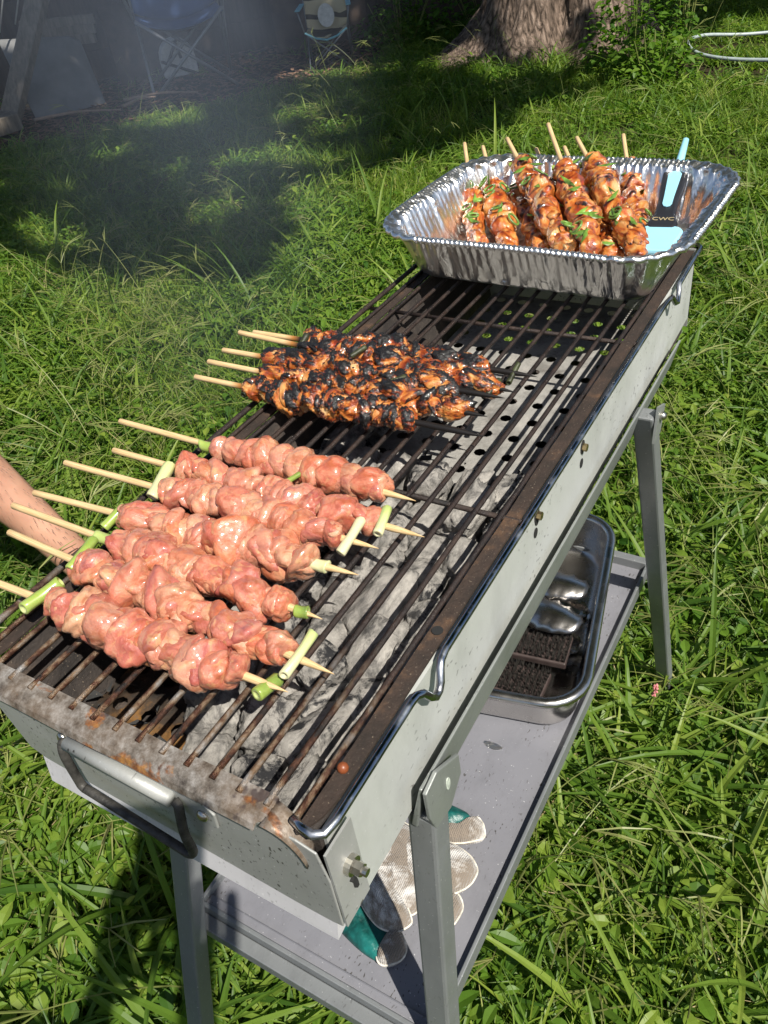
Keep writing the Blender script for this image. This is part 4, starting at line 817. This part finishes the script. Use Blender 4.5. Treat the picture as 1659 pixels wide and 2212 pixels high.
for k in range(3):
    leanbox('stacked_board', (-5.45, 4.25 + .03 * k, .38 + .055 * k), (-5.0, 4.55 + .02 * k, .36 + .055 * k), .06, .04, M_post, ('lowest', 'middle', 'topmost')[k] + ' brown board of the small stack behind the grey sheet', 'board', V(0, 0, 1))
for k in range(4):
    tag(MB().tube([V(-5.05 - .09 * k, 3.95 - .07 * k, .55 - .03 * k), V(-4.72 - .13 * k, 4.35 - .05 * k, 1.5)], .006, 6).build('hanging_cord', simple('pale_cord%d' % k, (.45, .43, .4), .8), None, True), ('pale cord nearest the leaning beam of the four at the top left', 'second pale cord from the leaning beam at the top left', 'third pale cord from the leaning beam at the top left', 'pale cord farthest from the leaning beam, in the corner')[k], 'cord', 'pale cords at the top left corner')
# rough plywood pieces against the fence between the chairs
for (a, b, h_, lb) in (((-4.33, 5.75), (-3.78, 6.25), .62, 'brown weathered panel leaning on the fence between the two folding chairs'), ((-5.1, 4.75), (-4.85, 5.15), .5, 'dark upright board leaning on the fence left of the blue chair'), ((-3.3, 6.35), (-2.95, 6.6), .5, 'brown panel standing behind the striped chair')):
    a = V(*a); b = V(*b); n_ = Vector((b - a).normalized().cross(V(0, 0, 1))); tag(MB().hexa([a, b, b + n_ * .02, a + n_ * .02, a - n_ * .12 + V(0, 0, h_), b - n_ * .12 + V(0, 0, h_ * 1.06), b - n_ * .10 + V(0, 0, h_ * 1.06), a - n_ * .10 + V(0, 0, h_)]).build('leaning_panel', simple('panel_brown%g' % h_, (.075, .05, .036), .9, 0, .5, 9)), lb, 'board')
# folding chairs
def tex_tiger():
    t = NT('striped_chair_fabric'); z = t.co((1, 1, 1)); w_ = t.n('TexWave'); w_.inputs['Scale'].default_value = 3.2; w_.inputs['Distortion'].default_value = 6; w_.bands_direction = 'Z'; t.put(w_.inputs['Vector'], z)
    t.set(c=t.ramp(w_.outputs[0], [(.18, (.05, .035, .02)), (.26, (.50, .42, .27))]), r=.85); return t.m
M_tiger = tex_tiger(); M_white = simple('off_white_cloth', (.62, .6, .58), .85); M_tube = simple('grey_chair_tube', (.22, .22, .23), .4, .5); M_bluef = simple('blue_fabric', (.035, .08, .21), .85, 0, .2, 8); M_lblue = simple('light_blue_trim', (.18, .42, .5), .8)
def chair(loc, rz, s_, fab, lab, trim, kid):
    e = empty('folding_camp_chair', loc, lab, 'camping chair', None, Quaternion((0, 0, 1), R(rz))); B = lambda *a: Vector(a) * s_
    W, D, Hs, Hb = .26, .24, .42, .86
    F = {(sx, sy): B(sx * W, sy * D, 0) for sx in (-1, 1) for sy in (-1, 1)}; S = {(sx, sy): B(sx * W, sy * D, Hs) for sx in (-1, 1) for sy in (-1, 1)}
    for a, b in (((-1, -1), (1, -1)), ((1, -1), (-1, -1)), ((-1, 1), (1, 1)), ((1, 1), (-1, 1)), ((-1, -1), (-1, 1)), ((1, 1), (1, -1))):
        MB().tube([F[a], S[b]], .008 * s_ * 1.2, 8).build('cross_leg', M_tube, e, True, world=False)
    for sx in (-1, 1):
        MB().tube([B(sx * W, D, .05), B(sx * W * 1.05, D * 1.1, Hb)], .009 * s_, 8).build('upright', M_tube, e, True, world=False)
        MB().tube([B(sx * W, -D, Hs), B(sx * W * 1.15, -D * .95, Hs + .16), B(sx * W * 1.22, -D * .9, Hs + .24)], .009 * s_, 8).build('arm_post', M_tube, e, True, world=False)
        m_ = MB(); m_.hexa([B(sx * W * 1.2 - .03, -D, Hs + .235), B(sx * W * 1.2 + .03, -D, Hs + .235), B(sx * W * 1.1 + .03, D, Hs + .25), B(sx * W * 1.1 - .03, D, Hs + .25), B(sx * W * 1.2 - .03, -D, Hs + .245), B(sx * W * 1.2 + .03, -D, Hs + .245), B(sx * W * 1.1 + .03, D, Hs + .26), B(sx * W * 1.1 - .03, D, Hs + .26)]); m_.build('armrest', trim, e, world=False)
    def cloth(fn, nm, mat):
        m_ = MB(); n = 12; vs = [fn(i / n, j / n) for i in range(n + 1) for j in range(n + 1)]; m_.add(vs, [(i * (n + 1) + j, i * (n + 1) + j + 1, (i + 1) * (n + 1) + j + 1, (i + 1) * (n + 1) + j) for i in range(n) for j in range(n)]); o = m_.build(nm, mat, e, True, world=False); o.modifiers.new('s', 'SOLIDIFY').thickness = .004; return o
    cloth(lambda u, v: B((u * 2 - 1) * W, (v * 2 - 1) * D, Hs - .09 * math.sin(u * math.pi) * (.6 + .4 * math.sin(v * math.pi)) - .02), 'seat', fab)
    cloth(lambda u, v: B((u * 2 - 1) * W, D * (.8 + .25 * v) + .06 * math.sin(u * math.pi), Hs - .09 * math.sin(u * math.pi) * (1 - v) + v * (Hb - Hs)), 'backrest', fab)
    if kid:
        m_ = MB(); n = 20; cs = [B(.42 * W * math.cos(a) * (1 - .1 * math.sin(a)), 0, 0) + B(0, -D * .9 + .35 * D * (math.sin(a) + 1), Hs - .075 + .06 * (math.sin(a) + 1) * .5) for a in [2 * math.pi * i / n for i in range(n)]]
        vs = cs + [c + V(0, 0, .004) for c in cs]; 
        pts = [B(.40 * W * math.cos(a), D * .82 - .03, Hs + .11 + .13 * math.sin(a)) for a in [2 * math.pi * i / n for i in range(n)]]; MB().prism(pts, V(0, -.006, 0)).build('pale_patch', M_white, e, world=False)
        MB().tube([B(-W, -D, Hs), B(-W * .5, -D, Hs - .07), B(0, -D, Hs - .10), B(W * .5, -D, Hs - .07), B(W, -D, Hs)], .012 * s_, 8).build('front_trim', M_lblue, e, True, world=False)
    return e
chair(V(-3.52, 5.28), 30, .56, M_tiger, 'small folding camp chair with tan striped fabric and a pale oval by the back fence', M_lblue, True)
chair(V(-4.36, 4.74), 44, 1.12, M_bluef, 'blue folding camp chair at the back of the yard half veiled by smoke', M_bluef, False)
# white arched container under the blue chair's far side
wa = empty('white_arched_tub', V(-4.72, 5.02), 'white round-topped plastic tub with black straps standing by the fence behind the blue chair', 'tub')
ar = [V(-.13, 0, 0), V(.13, 0, 0), V(.13, 0, .10)] + [V(.13 * math.cos(a), 0, .12 + .13 * math.sin(a)) for a in [math.pi * i / 10 for i in range(11)]] + [V(-.13, 0, .10)]
rot = Quaternion((0, 0, 1), R(48)); MB().prism([wa.location + rot @ p for p in ar], rot @ V(0, .16, 0)).build('shell', M_white, wa, bevel=.01)
for a, b in (((-.13, -.012, .12), (.12, -.012, 0)), ((-.10, -.012, .08), (.02, -.012, .25)), ((.02, -.012, .12), (.0, -.012, .24))): MB().tube([wa.location + rot @ V(*a), wa.location + rot @ V(*b)], .011, 6).build('strap', M_blackp, wa)

# garden hose
hz = .055
tag(MB().tube(bez([V(.9, 5.55, hz), V(.1, 5.06, hz), V(-.35, 4.93, hz), V(-.70, 4.94, hz), V(-.93, 5.04, hz + .01), V(-1.05, 5.24, hz + .03), V(-1.0, 5.42, hz + .03), V(-.75, 5.58, hz), V(-.2, 5.80, hz), V(.6, 6.1, hz)], 8), .0095, 10).build('garden_hose', simple('pale_hose', (.33, .38, .38), .4), None, True), 'pale grey garden hose looping through the grass right of the tree', 'hose')

# ------------------------------------------------------------------ tree
TB = V(-1.98, 5.80)
tree = empty('shade_tree', TB, 'thick ridged tree trunk with flaring roots rising from the grass at the back', 'tree')
def trunk():
    n = 140; lv = 70; vs = []; fs = []
    for j in range(lv + 1):
        z = 3.6 * (j / lv) ** 1.5 - .05
        for k in range(n):
            a = 2 * math.pi * k / n; r_ = .42 - .02 * z; fl = math.exp(-z / .22)
            r_ += fl * (.16 + .34 * max(0, math.cos(a - R(215))) ** 6 + .16 * max(0, math.cos(a - R(335))) ** 6 + .1 * max(0, math.cos(a - R(275))) ** 10)
            r_ -= .13 * math.exp(-((((a - R(287) + math.pi) % (2 * math.pi)) - math.pi) / .17) ** 2)   # deep seam
            r_ += .03 * mn.noise(Vector((math.cos(a) * 2.5, math.sin(a) * 2.5, z * .5)))
            rg = mn.noise(Vector((math.cos(a) * 13, math.sin(a) * 13, z * 2.2 + 1.4 * math.sin(a * 2)))); r_ += .030 * (1 - abs(rg) * 3)
            vs.append((TB.x + r_ * math.cos(a), TB.y + r_ * math.sin(a), z))
    for j in range(lv):
        for k in range(n): fs.append((j * n + k, j * n + (k + 1) % n, (j + 1) * n + (k + 1) % n, (j + 1) * n + k))
    return MB().add(vs, fs)
trunk().build('trunk', M_bark, tree, True)
for pts, r_ in (([TB + V(0, 0, 3.4), V(-1.2, 4.6, 4.6), V(-.3, 3.2, 5.4), V(.6, 1.8, 5.8), V(1.4, .7, 6.0)], .22), ([TB + V(0, 0, 3.4), V(-2.3, 5.4, 4.8), V(-2.4, 4.3, 6.0), V(-2.0, 3.0, 6.6)], .2), ([TB + V(0, 0, 3.4), V(-1.0, 6.2, 5.0), V(.4, 5.8, 6.2), V(1.8, 4.8, 6.6)], .2), ([V(-1.2, 4.6, 4.6), V(.6, 4.0, 5.2), V(2., 3.0, 5.6)], .12)):
    P = bez(pts, 8); MB().tube(P, [r_ * (1 - .8 * i / len(P)) for i in range(len(P))], 10).build('limb', M_bark, tree, True)
SH = [(-3.08, 1.92), (-2.21, 1.80), (-1.75, 1.93), (-1.80, 2.30), (-2.2, 2.75), (-1.9, 3.2), (-1.65, 3.6), (-1.47, 3.9), (-1.34, 4.7), (-1.30, 5.74), (-.6, 6.3), (0, 7.5), (1, 9.5), (-9, 11.5), (-10, 3), (-5, 1.9)]  # ground outline that the overhead leaves are laid out to shade
PT = [(-2.87, 3.02, .2), (-3.6, 3.16, .15), (-2.93, 4.01, .2), (-2.55, 3.75, .16), (-1.98, 2.75, .2), (-2.2, 5.5, .50), (-1.5, 5.15, .42), (-1.15, 4.85, .25), (-1.75, 5.15, .2), (-2.05, 4.95, .2), (-2.35, 2.5, .16), (-2.9, 5.0, .1), (-3.9, 2.6, .12)]  # gaps left in the overhead leaves to let sun patches through
def inside(x, y, P=SH):
    c = False; j = len(P) - 1
    for i in range(len(P)):
        if (P[i][1] > y) != (P[j][1] > y) and x < (P[j][0] - P[i][0]) * (y - P[i][1]) / (P[j][1] - P[i][1]) + P[i][0]: c = not c
        j = i
    return c
def crown():  # unseen leaves, set sunward of the ground outline to shape its shade
    vs = []; fs = []; at = []; n = 0
    while n < 30000:
        x = random.uniform(-9, 1); y = random.uniform(1.7, 10.5); 
        if not inside(x, y): continue
        if x < -6.5 and random.random() < .7: continue
        if y > 7.5 and random.random() < .6: continue
        if any((x - a) ** 2 + (y - b) ** 2 < (r_ * (1 + .35 * math.sin(7 * math.atan2(y - b, x - a)))) ** 2 for a, b, r_ in PT): continue
        if mn.noise(Vector((x * 1.7, y * 1.7, 9))) > .42: continue
        h = random.uniform(4.4, 7.0); c = Vector((x + .67 * h, y - .32 * h, h)); nn = Vector((random.gauss(0, .5), random.gauss(0, .5), 1)).normalized(); u_ = nn.orthogonal().normalized(); u_.rotate(Quaternion(nn, random.uniform(0, 6.28))); v_ = nn.cross(u_); s_ = random.uniform(.05, .10)
        k = len(vs); vs += [c - u_ * s_, c - v_ * s_ * .6, c + u_ * s_, c + v_ * s_ * .6]; fs += [(k, k + 1, k + 2, k + 3)]; at += [random.random()] * 4; n += 1
    m_ = MB(); m_.add(vs, fs, at); return m_
crown().build('crown', M_crown, tree, attr='tint')

# ------------------------------------------------------------------ grass
def blades(n, Lr, Wr, lean, spread, seg=4, fold=.25, curl=1.0, tint=(0, 1)):
    vs = []; fs = []; at = []
    for _ in range(n):
        L_ = random.uniform(*Lr); w_ = random.uniform(*Wr); az = random.uniform(0, 6.283); ra = spread * math.sqrt(random.random()); aa = random.uniform(0, 6.283); p = Vector((ra * math.cos(aa), ra * math.sin(aa), -.01)); el = R(90) - random.uniform(*lean); cu = random.uniform(.3, 1.) * curl; tn = random.uniform(*tint); tw = random.uniform(-.6, .6)
        b0 = len(vs)
        for i in range(seg + 1):
            t = i / seg; e_ = el - cu * t * 1.5; d = Vector((math.cos(az) * math.cos(e_), math.sin(az) * math.cos(e_), math.sin(e_))); s_ = Vector((-math.sin(az), math.cos(az), 0)); s_.rotate(Quaternion(d, tw * t)); ww = w_ * (1 - t ** 2.2) * (.6 + .4 * min(1, t * 4)) * .5; up = d.cross(s_)
            if i == seg: vs.append(p.copy()); at.append(tn)
            else: vs += [p - s_ * ww, p - up * ww * fold, p + s_ * ww]; at += [tn] * 3
            p = p + d * (L_ / seg)
            if p.z < .004 and i > 0: p.z = .004 + random.uniform(0, .01)
        for i in range(seg - 1): a = b0 + i * 3; fs += [(a, a + 1, a + 4, a + 3), (a + 1, a + 2, a + 5, a + 4)]
        a = b0 + (seg - 1) * 3; t_ = b0 + seg * 3; fs += [(a, a + 1, t_), (a + 1, a + 2, t_)]
    return vs, fs, at
def leafclump(n, Lr, hr_, asp, sp=.05):
    vs = []; fs = []; at = []
    for _ in range(n):
        L_ = random.uniform(*Lr); az = random.uniform(0, 6.283); h = random.uniform(*hr_); aa = random.uniform(0, 6.283); ra = sp * math.sqrt(random.random()); base = Vector((ra * math.cos(aa), ra * math.sin(aa), h)); tilt = random.uniform(-.5, .45); tn = random.random()
        d = Vector((math.cos(az) * math.cos(tilt), math.sin(az) * math.cos(tilt), math.sin(tilt))); s_ = Vector((-math.sin(az), math.cos(az), random.uniform(-.3, .3))).normalized(); up = d.cross(s_) * -1
        if up.z < 0: up = -up
        b0 = len(vs); prof = [(0, .0), (.2, .36), (.45, .5), (.75, .34), (1, 0)]
        for i, (t, w_) in enumerate(prof):
            c = base + d * L_ * t - Vector((0, 0, L_ * .25 * t * t)); ww = w_ * L_ * asp
            if i in (0, 4): vs.append(c); at.append(tn)
            else: vs += [c - s_ * ww + up * ww * .35, c, c + s_ * ww + up * ww * .35]; at += [tn, tn, tn]
        a = b0; fs += [(a, a + 1, a + 2), (a, a + 2, a + 3)]
        for i in range(2): q_ = a + 1 + i * 3; fs += [(q_, q_ + 3, q_ + 4, q_ + 1), (q_ + 1, q_ + 4, q_ + 5, q_ + 2)]
        q_ = a + 7; t_ = a + 10; fs += [(q_, t_, q_ + 1), (q_ + 1, t_, q_ + 2)]
        # stem
        k = len(vs); r0 = Vector((ra * .4 * math.cos(aa), ra * .4 * math.sin(aa), -.01)); w0 = Vector((.0012, 0, 0)); vs += [r0 - w0, r0 + w0, base + w0, base - w0]; at += [.8] * 4; fs += [(k, k + 1, k + 2, k + 3)]
    return vs, fs, at
def stems(n, Lr, seed_head):
    vs = []; fs = []; at = []
    for _ in range(n):
        L_ = random.uniform(*Lr); az = random.uniform(0, 6.283); el = R(random.uniform(15, 75)); p = Vector((random.uniform(-.03, .03), random.uniform(-.03, .03), 0)); tn = random.random(); prev = None; m_ = MB(); P = []
        for i in range(6): P.append(p.copy()); e_ = el - .5 * i / 5; p = p + Vector((math.cos(az) * math.cos(e_), math.sin(az) * math.cos(e_), math.sin(e_))) * L_ / 5
        m_.tube(P, [.0011, .001, .001, .0009, .0008, .0006], 3, caps=False)
        if seed_head:
            for q_ in range(3):
                a2 = az + random.uniform(-1, 1); d = Vector((math.cos(a2), math.sin(a2), random.uniform(-.1, .6))).normalized() * L_ * .3; m_.tube([P[-1], P[-1] + d * .5, P[-1] + d - Vector((0, 0, .01))], [.0009, .0014, .0006], 3, caps=False)
        k = len(vs); vs += m_.v; fs += [tuple(i + k for i in f) for f in m_.f]; at += [tn] * len(m_.v)
    return vs, fs, at
gcol = bpy.data.collections.new('grass_sources'); SRC = []
def src(name, data, mat):
    m_ = MB(); m_.add(*data); me = m_.mesh(name, attr='tint'); me.materials.append(mat); o = bpy.data.objects.new('%02d_%s' % (len(SRC), name), me); gcol.objects.link(o); SRC.append(o)
random.seed(5)
for k in range(3): src('fine_tuft', blades(34, (.05, .13), (.0022, .0045), (.1, 1.35), .055, 4, .2, 1.1), M_blade)      # 0-2
for k in range(3): src('broad_tuft', blades(15, (.09, .20), (.006, .0115), (.5, 1.45), .06, 6, .3, 1.0), M_broad)     # 3-5
for k in range(2): src('small_leaves', leafclump(26, (.013, .030), (.015, .07), .55, .07), M_weed)       # 6-7
src('big_leaves', leafclump(10, (.022, .045), (.02, .08), .34, .06), M_weed)       # 8
src('straw', blades(9, (.06, .2), (.0015, .003), (1.1, 1.56), .08, 3, .1, .1), M_straw)       # 9
src('seed_stems', stems(4, (.12, .26), True), M_seed)          # 10
src('tall_blades', blades(7, (.18, .32), (.008, .013), (.2, .9), .04, 8, .3, 1.3), M_broad)    # 11
def cover(name, label, kind_cat, N, region, weights, srng, seed, accept):
    r_ = np.random.default_rng(seed); P = []; 
    while len(P) < N:
        x, y = r_.uniform(region[0], region[1]), r_.uniform(region[2], region[3])
        if not accept(x, y, r_): continue
        P.append((x, y))
    P = np.array(P); n = len(P); me = bpy.data.meshes.new(name); me.from_pydata([(x, y, -.012) for x, y in P], [], [])
    W0 = np.array(weights, float); grp = np.array([0, 0, 0, 1, 1, 1, 2, 2, 2, 3, 3, 1]); idx = np.zeros(n, int)
    for q_ in range(n):
        x, y = P[q_]; f_ = np.array([mn.noise(Vector((x * 2.1, y * 2.1, 3.3 + 7 * k_))) for k_ in range(4)]); w_ = W0 * np.exp(f_[grp] * 2.8); idx[q_] = r_.choice(len(W0), p=w_ / w_.sum())
    a = me.attributes.new('idx', 'INT', 'POINT'); a.data.foreach_set('value', idx.astype(np.int32))
    a = me.attributes.new('rot', 'FLOAT_VECTOR', 'POINT'); rot = np.zeros((n, 3)); rot[:, 2] = r_.uniform(0, 6.283, n); rot[:, :2] = r_.normal(0, .12, (n, 2)); a.data.foreach_set('vector', rot.ravel())
    a = me.attributes.new('scl', 'FLOAT', 'POINT'); a.data.foreach_set('value', r_.uniform(*srng, n))
    o = bpy.data.objects.new(name, me); COL.objects.link(o); tag(o, label, kind_cat, None, 'stuff')
    ng = bpy.data.node_groups.new(name, 'GeometryNodeTree'); ng.interface.new_socket('Geometry', in_out='INPUT', socket_type='NodeSocketGeometry'); ng.interface.new_socket('Geometry', in_out='OUTPUT', socket_type='NodeSocketGeometry')
    N_ = ng.nodes; Lk = ng.links.new; gi = N_.new('NodeGroupInput'); go = N_.new('NodeGroupOutput'); ip = N_.new('GeometryNodeInstanceOnPoints'); ci = N_.new('GeometryNodeCollectionInfo'); ci.inputs[0].default_value = gcol; ci.inputs['Separate Children'].default_value = True; ci.inputs['Reset Children'].default_value = True
    def na(nm, tp): x = N_.new('GeometryNodeInputNamedAttribute'); x.data_type = tp; x.inputs[0].default_value = nm; return x.outputs[0]
    ip.inputs['Pick Instance'].default_value = True
    Lk(gi.outputs[0], ip.inputs['Points']); Lk(ci.outputs[0], ip.inputs['Instance']); Lk(na('idx', 'INT'), ip.inputs['Instance Index']); Lk(na('rot', 'FLOAT_VECTOR'), ip.inputs['Rotation']); Lk(na('scl', 'FLOAT'), ip.inputs['Scale']); Lk(ip.outputs[0], go.inputs[0])
    md = o.modifiers.new('scatter', 'NODES'); md.node_group = ng; return o
chipline = [(-5.4, 3.0), (-4.57, 3.15), (-4.1, 3.75), (-3.68, 4.3), (-3.4, 4.9), (-3.2, 5.3), (-3.4, 6.2), (-5, 7), (-9, 7), (-9, 2)]
def acc(x, y, r_):
    if inside(x, y, chipline) and r_.random() > .03: return False
    if (x - TB.x) ** 2 + (y - TB.y) ** 2 < .5 ** 2: return False
    if y > 2.6 and r_.random() > .62: return False
    if x > -1.15 and 4.6 < y and (abs(math.hypot((x + .68) / 1.15, y - 5.26) - .34) < .12 or (x > -.7 and abs(y - 4.90 - .22 * max(0, x + .35)) < .13)): return False
    lim = -.75 - (y + .4) * 1.75
    return x > lim - .6 and x < .85 + max(0, (2 - y) * .1)
grass = cover('grass', 'tangled green grass and weeds covering the yard', 'grass', 17000, (-8, 1.6, -.7, 8.6), [15, 15, 15, 10, 10, 10, 12, 12, 7, 3, 3, .8], (.75, 1.25), 3, acc)
def acc2(x, y, r_): return (-2.2 < x < 1.1 and -.6 < y < 2.6)
cover('near_grass', 'coarse grass blades and clover around the grill legs', 'grass', 5200, (-2.2, 1.1, -.6, 2.6), [10, 10, 10, 14, 14, 14, 13, 13, 9, 5, 8, 3], (.7, 1.2), 4, acc2)

random.seed(77)
def longtuft(loc, n, lab, sp=.05):
    m_ = MB(); m_.add(*blades(n, (.22, .40), (.009, .015), (.15, .85), sp, 10, .3, 1.5)); e = empty('long_grass_tuft', loc, lab, 'grass tuft'); m_.build('blades', M_broad, e, world=False, attr='tint')
longtuft(V(-.45, .10), 12, 'clump of long arching grass blades just left of the front left leg'); longtuft(V(-.28, -.02), 9, 'long grass blades growing under the near end of the shelf')
longtuft(V(.22, .62), 7, 'broad arching grass blades beside the right edge of the lower shelf')
# bush of leafy weeds right of the trunk, ivy left of it
def weedy(name, loc, rad, hgt, n, lab, sz=(.03, .055)):
    e = empty(name, loc, lab, 'weed bush'); random.seed(hash(name) % 97 + int(loc.x * 10)); vs = []; fs = []; at = []
    for _ in range(n):
        a = random.uniform(0, 6.283); rr = rad * random.random() ** .6; z = hgt * random.random() * (1 - .55 * (rr / rad) ** 2); v, f, t = leafclump(1, sz, (0, 0.001), .75, .001); o_ = Vector((rr * math.cos(a), rr * math.sin(a), z)); k = len(vs); vs += [q_ + o_ for q_ in v[:-4]]; fs += [tuple(i + k for i in ff) for ff in f[:-1]]; at += t[:-4]
    m_ = MB(); m_.add(vs, fs, at); m_.build('foliage', M_weed, e, world=False, attr='tint')
    st = MB()
    for _ in range(14): a = random.uniform(0, 6.283); rr = rad * .8 * random.random(); st.tube([(rr * .4 * math.cos(a), rr * .4 * math.sin(a), 0), (rr * math.cos(a), rr * math.sin(a), hgt * random.uniform(.6, 1.1))], .003, 4)
    st.build('stems', M_seed, e, world=False); return e
weedy('leafy_weed_bush', V(-1.27, 5.02), .30, .50, 800, 'bright green leafy weed bush sprawling right of the tree trunk')
weedy('leafy_weed_bush', V(-1.10, 4.74), .24, .24, 380, 'low green weed patch in front of the leafy bush right of the trunk')
weedy('flowering_weed', V(-1.05, 5.08), .10, .72, 160, 'tall spindly flowering weed rising from the leafy bush', (.015, .03))
weedy('ivy_patch', V(-2.75, 6.3), .5, .5, 900, 'dark leafy growth against the fence left of the tree trunk', (.03, .06))
weedy('ivy_patch', V(-3.3, 5.9), .35, .32, 500, 'dark low leaves under the fence beside the striped chair', (.03, .05))
for k, (x, y, z) in enumerate(((-.01, .81, .09), (.03, .67, .08), (-.33, 1.98, .10))):
    e = empty('pink_flower_weed', V(x, y, 0), ('pink flower spike standing in the grass right of the back leg', 'pink flower spike low in the grass right of the steel pan', 'pink flower spike in the grass right of the foil tray')[k], 'flower'); m_ = MB(); m_.tube([(0, 0, 0), (.004, .004, z)], .001, 5); m_.build('stem', M_seed, e, world=False); f_ = MB()
    for q_ in range(26): f_.sphere((.004 + random.uniform(-.003, .003), .004 + random.uniform(-.003, .003), z + q_ * .0011), .0021, 5, 4)
    f_.build('spike', M_pink, e, world=False)
# wood chips and twigs
def chips():
    vs = []; fs = []; at = []; random.seed(11)
    for _ in range(9000):
        x = random.uniform(-6.6, -2.9); y = random.uniform(2.6, 6.6)
        if not inside(x, y, chipline): continue
        L_ = random.uniform(.008, .035); w_ = random.uniform(.003, .012); a = random.uniform(0, 3.14); z = random.uniform(-.01, .012); d = Vector((math.cos(a), math.sin(a), random.uniform(-.3, .3))) * L_; s_ = Vector((-math.sin(a), math.cos(a), random.uniform(-.2, .2))) * w_; c = Vector((x, y, z)); u_ = Vector((0, 0, .003)); k = len(vs)
        vs += [c - d - s_, c + d - s_, c + d + s_, c - d + s_, c - d * .8 + u_, c + d * .8 + u_]; fs += [(k, k + 1, k + 5, k + 4), (k + 3, k + 4, k + 5, k + 2), (k, k + 4, k + 3), (k + 1, k + 2, k + 5)]; at += [random.random()] * 6
    m_ = MB(); m_.add(vs, fs, at); return m_
tag(chips().build('wood_chips', M_chip, attr='tint'), 'brown bark chips and leaf litter in front of the fence', 'bark chips', None, 'stuff')
for k, (a, b, lb) in enumerate(((( -4.9, 3.72), (-4.35, 3.98), 'long pale stick lying on the bark chips nearest the leaning beam'), ((-4.55, 4.22), (-4.05, 4.42), 'pale split stick lying on the bark chips under the grey sheet'), ((-4.4, 4.05), (-4.33, 4.3), 'short broken twig pointing at the grey sheet'))):
    tag(MB().tube(bez([V(*a, .03), V((a[0] + b[0]) / 2, (a[1] + b[1]) / 2 + .02, .045), V(*b, .03)], 5), [.012 - .0007 * i for i in range(11)], 6).build('twig', simple('pale_wood%d' % k, (.3, .2, .14), .9), None, True), lb, 'stick')

# ------------------------------------------------------------------ smoke drifting off the coals
def smoke():
    t = NT('smoke'); t.t.nodes.remove(t.b); pv = t.n('VolumePrincipled'); pv.inputs['Color'].default_value = (.70, .81, 1., 1); pv.inputs['Anisotropy'].default_value = .1
    A = V(-.30, .28, .74); B = V(-2.15, 2.45, 1.30); D = B - A; Ls = D.length; D.normalize(); R0, R1 = .14, 1.0
    p = t.n('VectorMath', operation='SUBTRACT'); t.put(p.inputs[0], t.co()); p.inputs[1].default_value = A
    dt = t.n('VectorMath', operation='DOT_PRODUCT'); t.put(dt.inputs[0], p.outputs[0]); dt.inputs[1].default_value = D
    ln = t.n('VectorMath', operation='LENGTH'); t.put(ln.inputs[0], p.outputs[0]); tt = t.math('DIVIDE', dt.outputs['Value'], Ls)
    d2 = t.math('SUBTRACT', t.math('MULTIPLY', ln.outputs['Value'], ln.outputs['Value']), t.math('MULTIPLY', dt.outputs['Value'], dt.outputs['Value']))
    rr = t.math('MULTIPLY_ADD', tt, R1 - R0, R0); q = t.math('DIVIDE', d2, t.math('MULTIPLY', rr, rr)); m1 = t.math('SUBTRACT', 1., q, clamp=True); m1 = t.math('MULTIPLY', m1, m1)
    ends = t.math('MULTIPLY', t.math('MULTIPLY', tt, 8., clamp=True), t.math('MULTIPLY', t.math('SUBTRACT', 1., tt), 2.5, clamp=True))
    k = t.ramp(t.noise(2.6, 4, .6, t.co(), 1.2), [(.34, .15), (.66, 1.)])
    dens = t.math('MULTIPLY', t.math('MULTIPLY', t.math('MULTIPLY', k, m1), ends), t.math('DIVIDE', .14, t.math('ADD', rr, .10)))
    t.put(pv.inputs['Density'], dens); t.t.links.new(pv.outputs[0], t.out.inputs['Volume'])
    mb = MB(); mb.tube([A.lerp(B, i / 8) for i in range(9)], [(R0 + (R1 - R0) * i / 8) * 1.04 for i in range(9)], 20)
    o = mb.build('smoke', t.m, None, True); tag(o, 'thin blue smoke drifting from the charred skewers towards the back left', 'smoke', None, 'stuff'); return o
smoke()
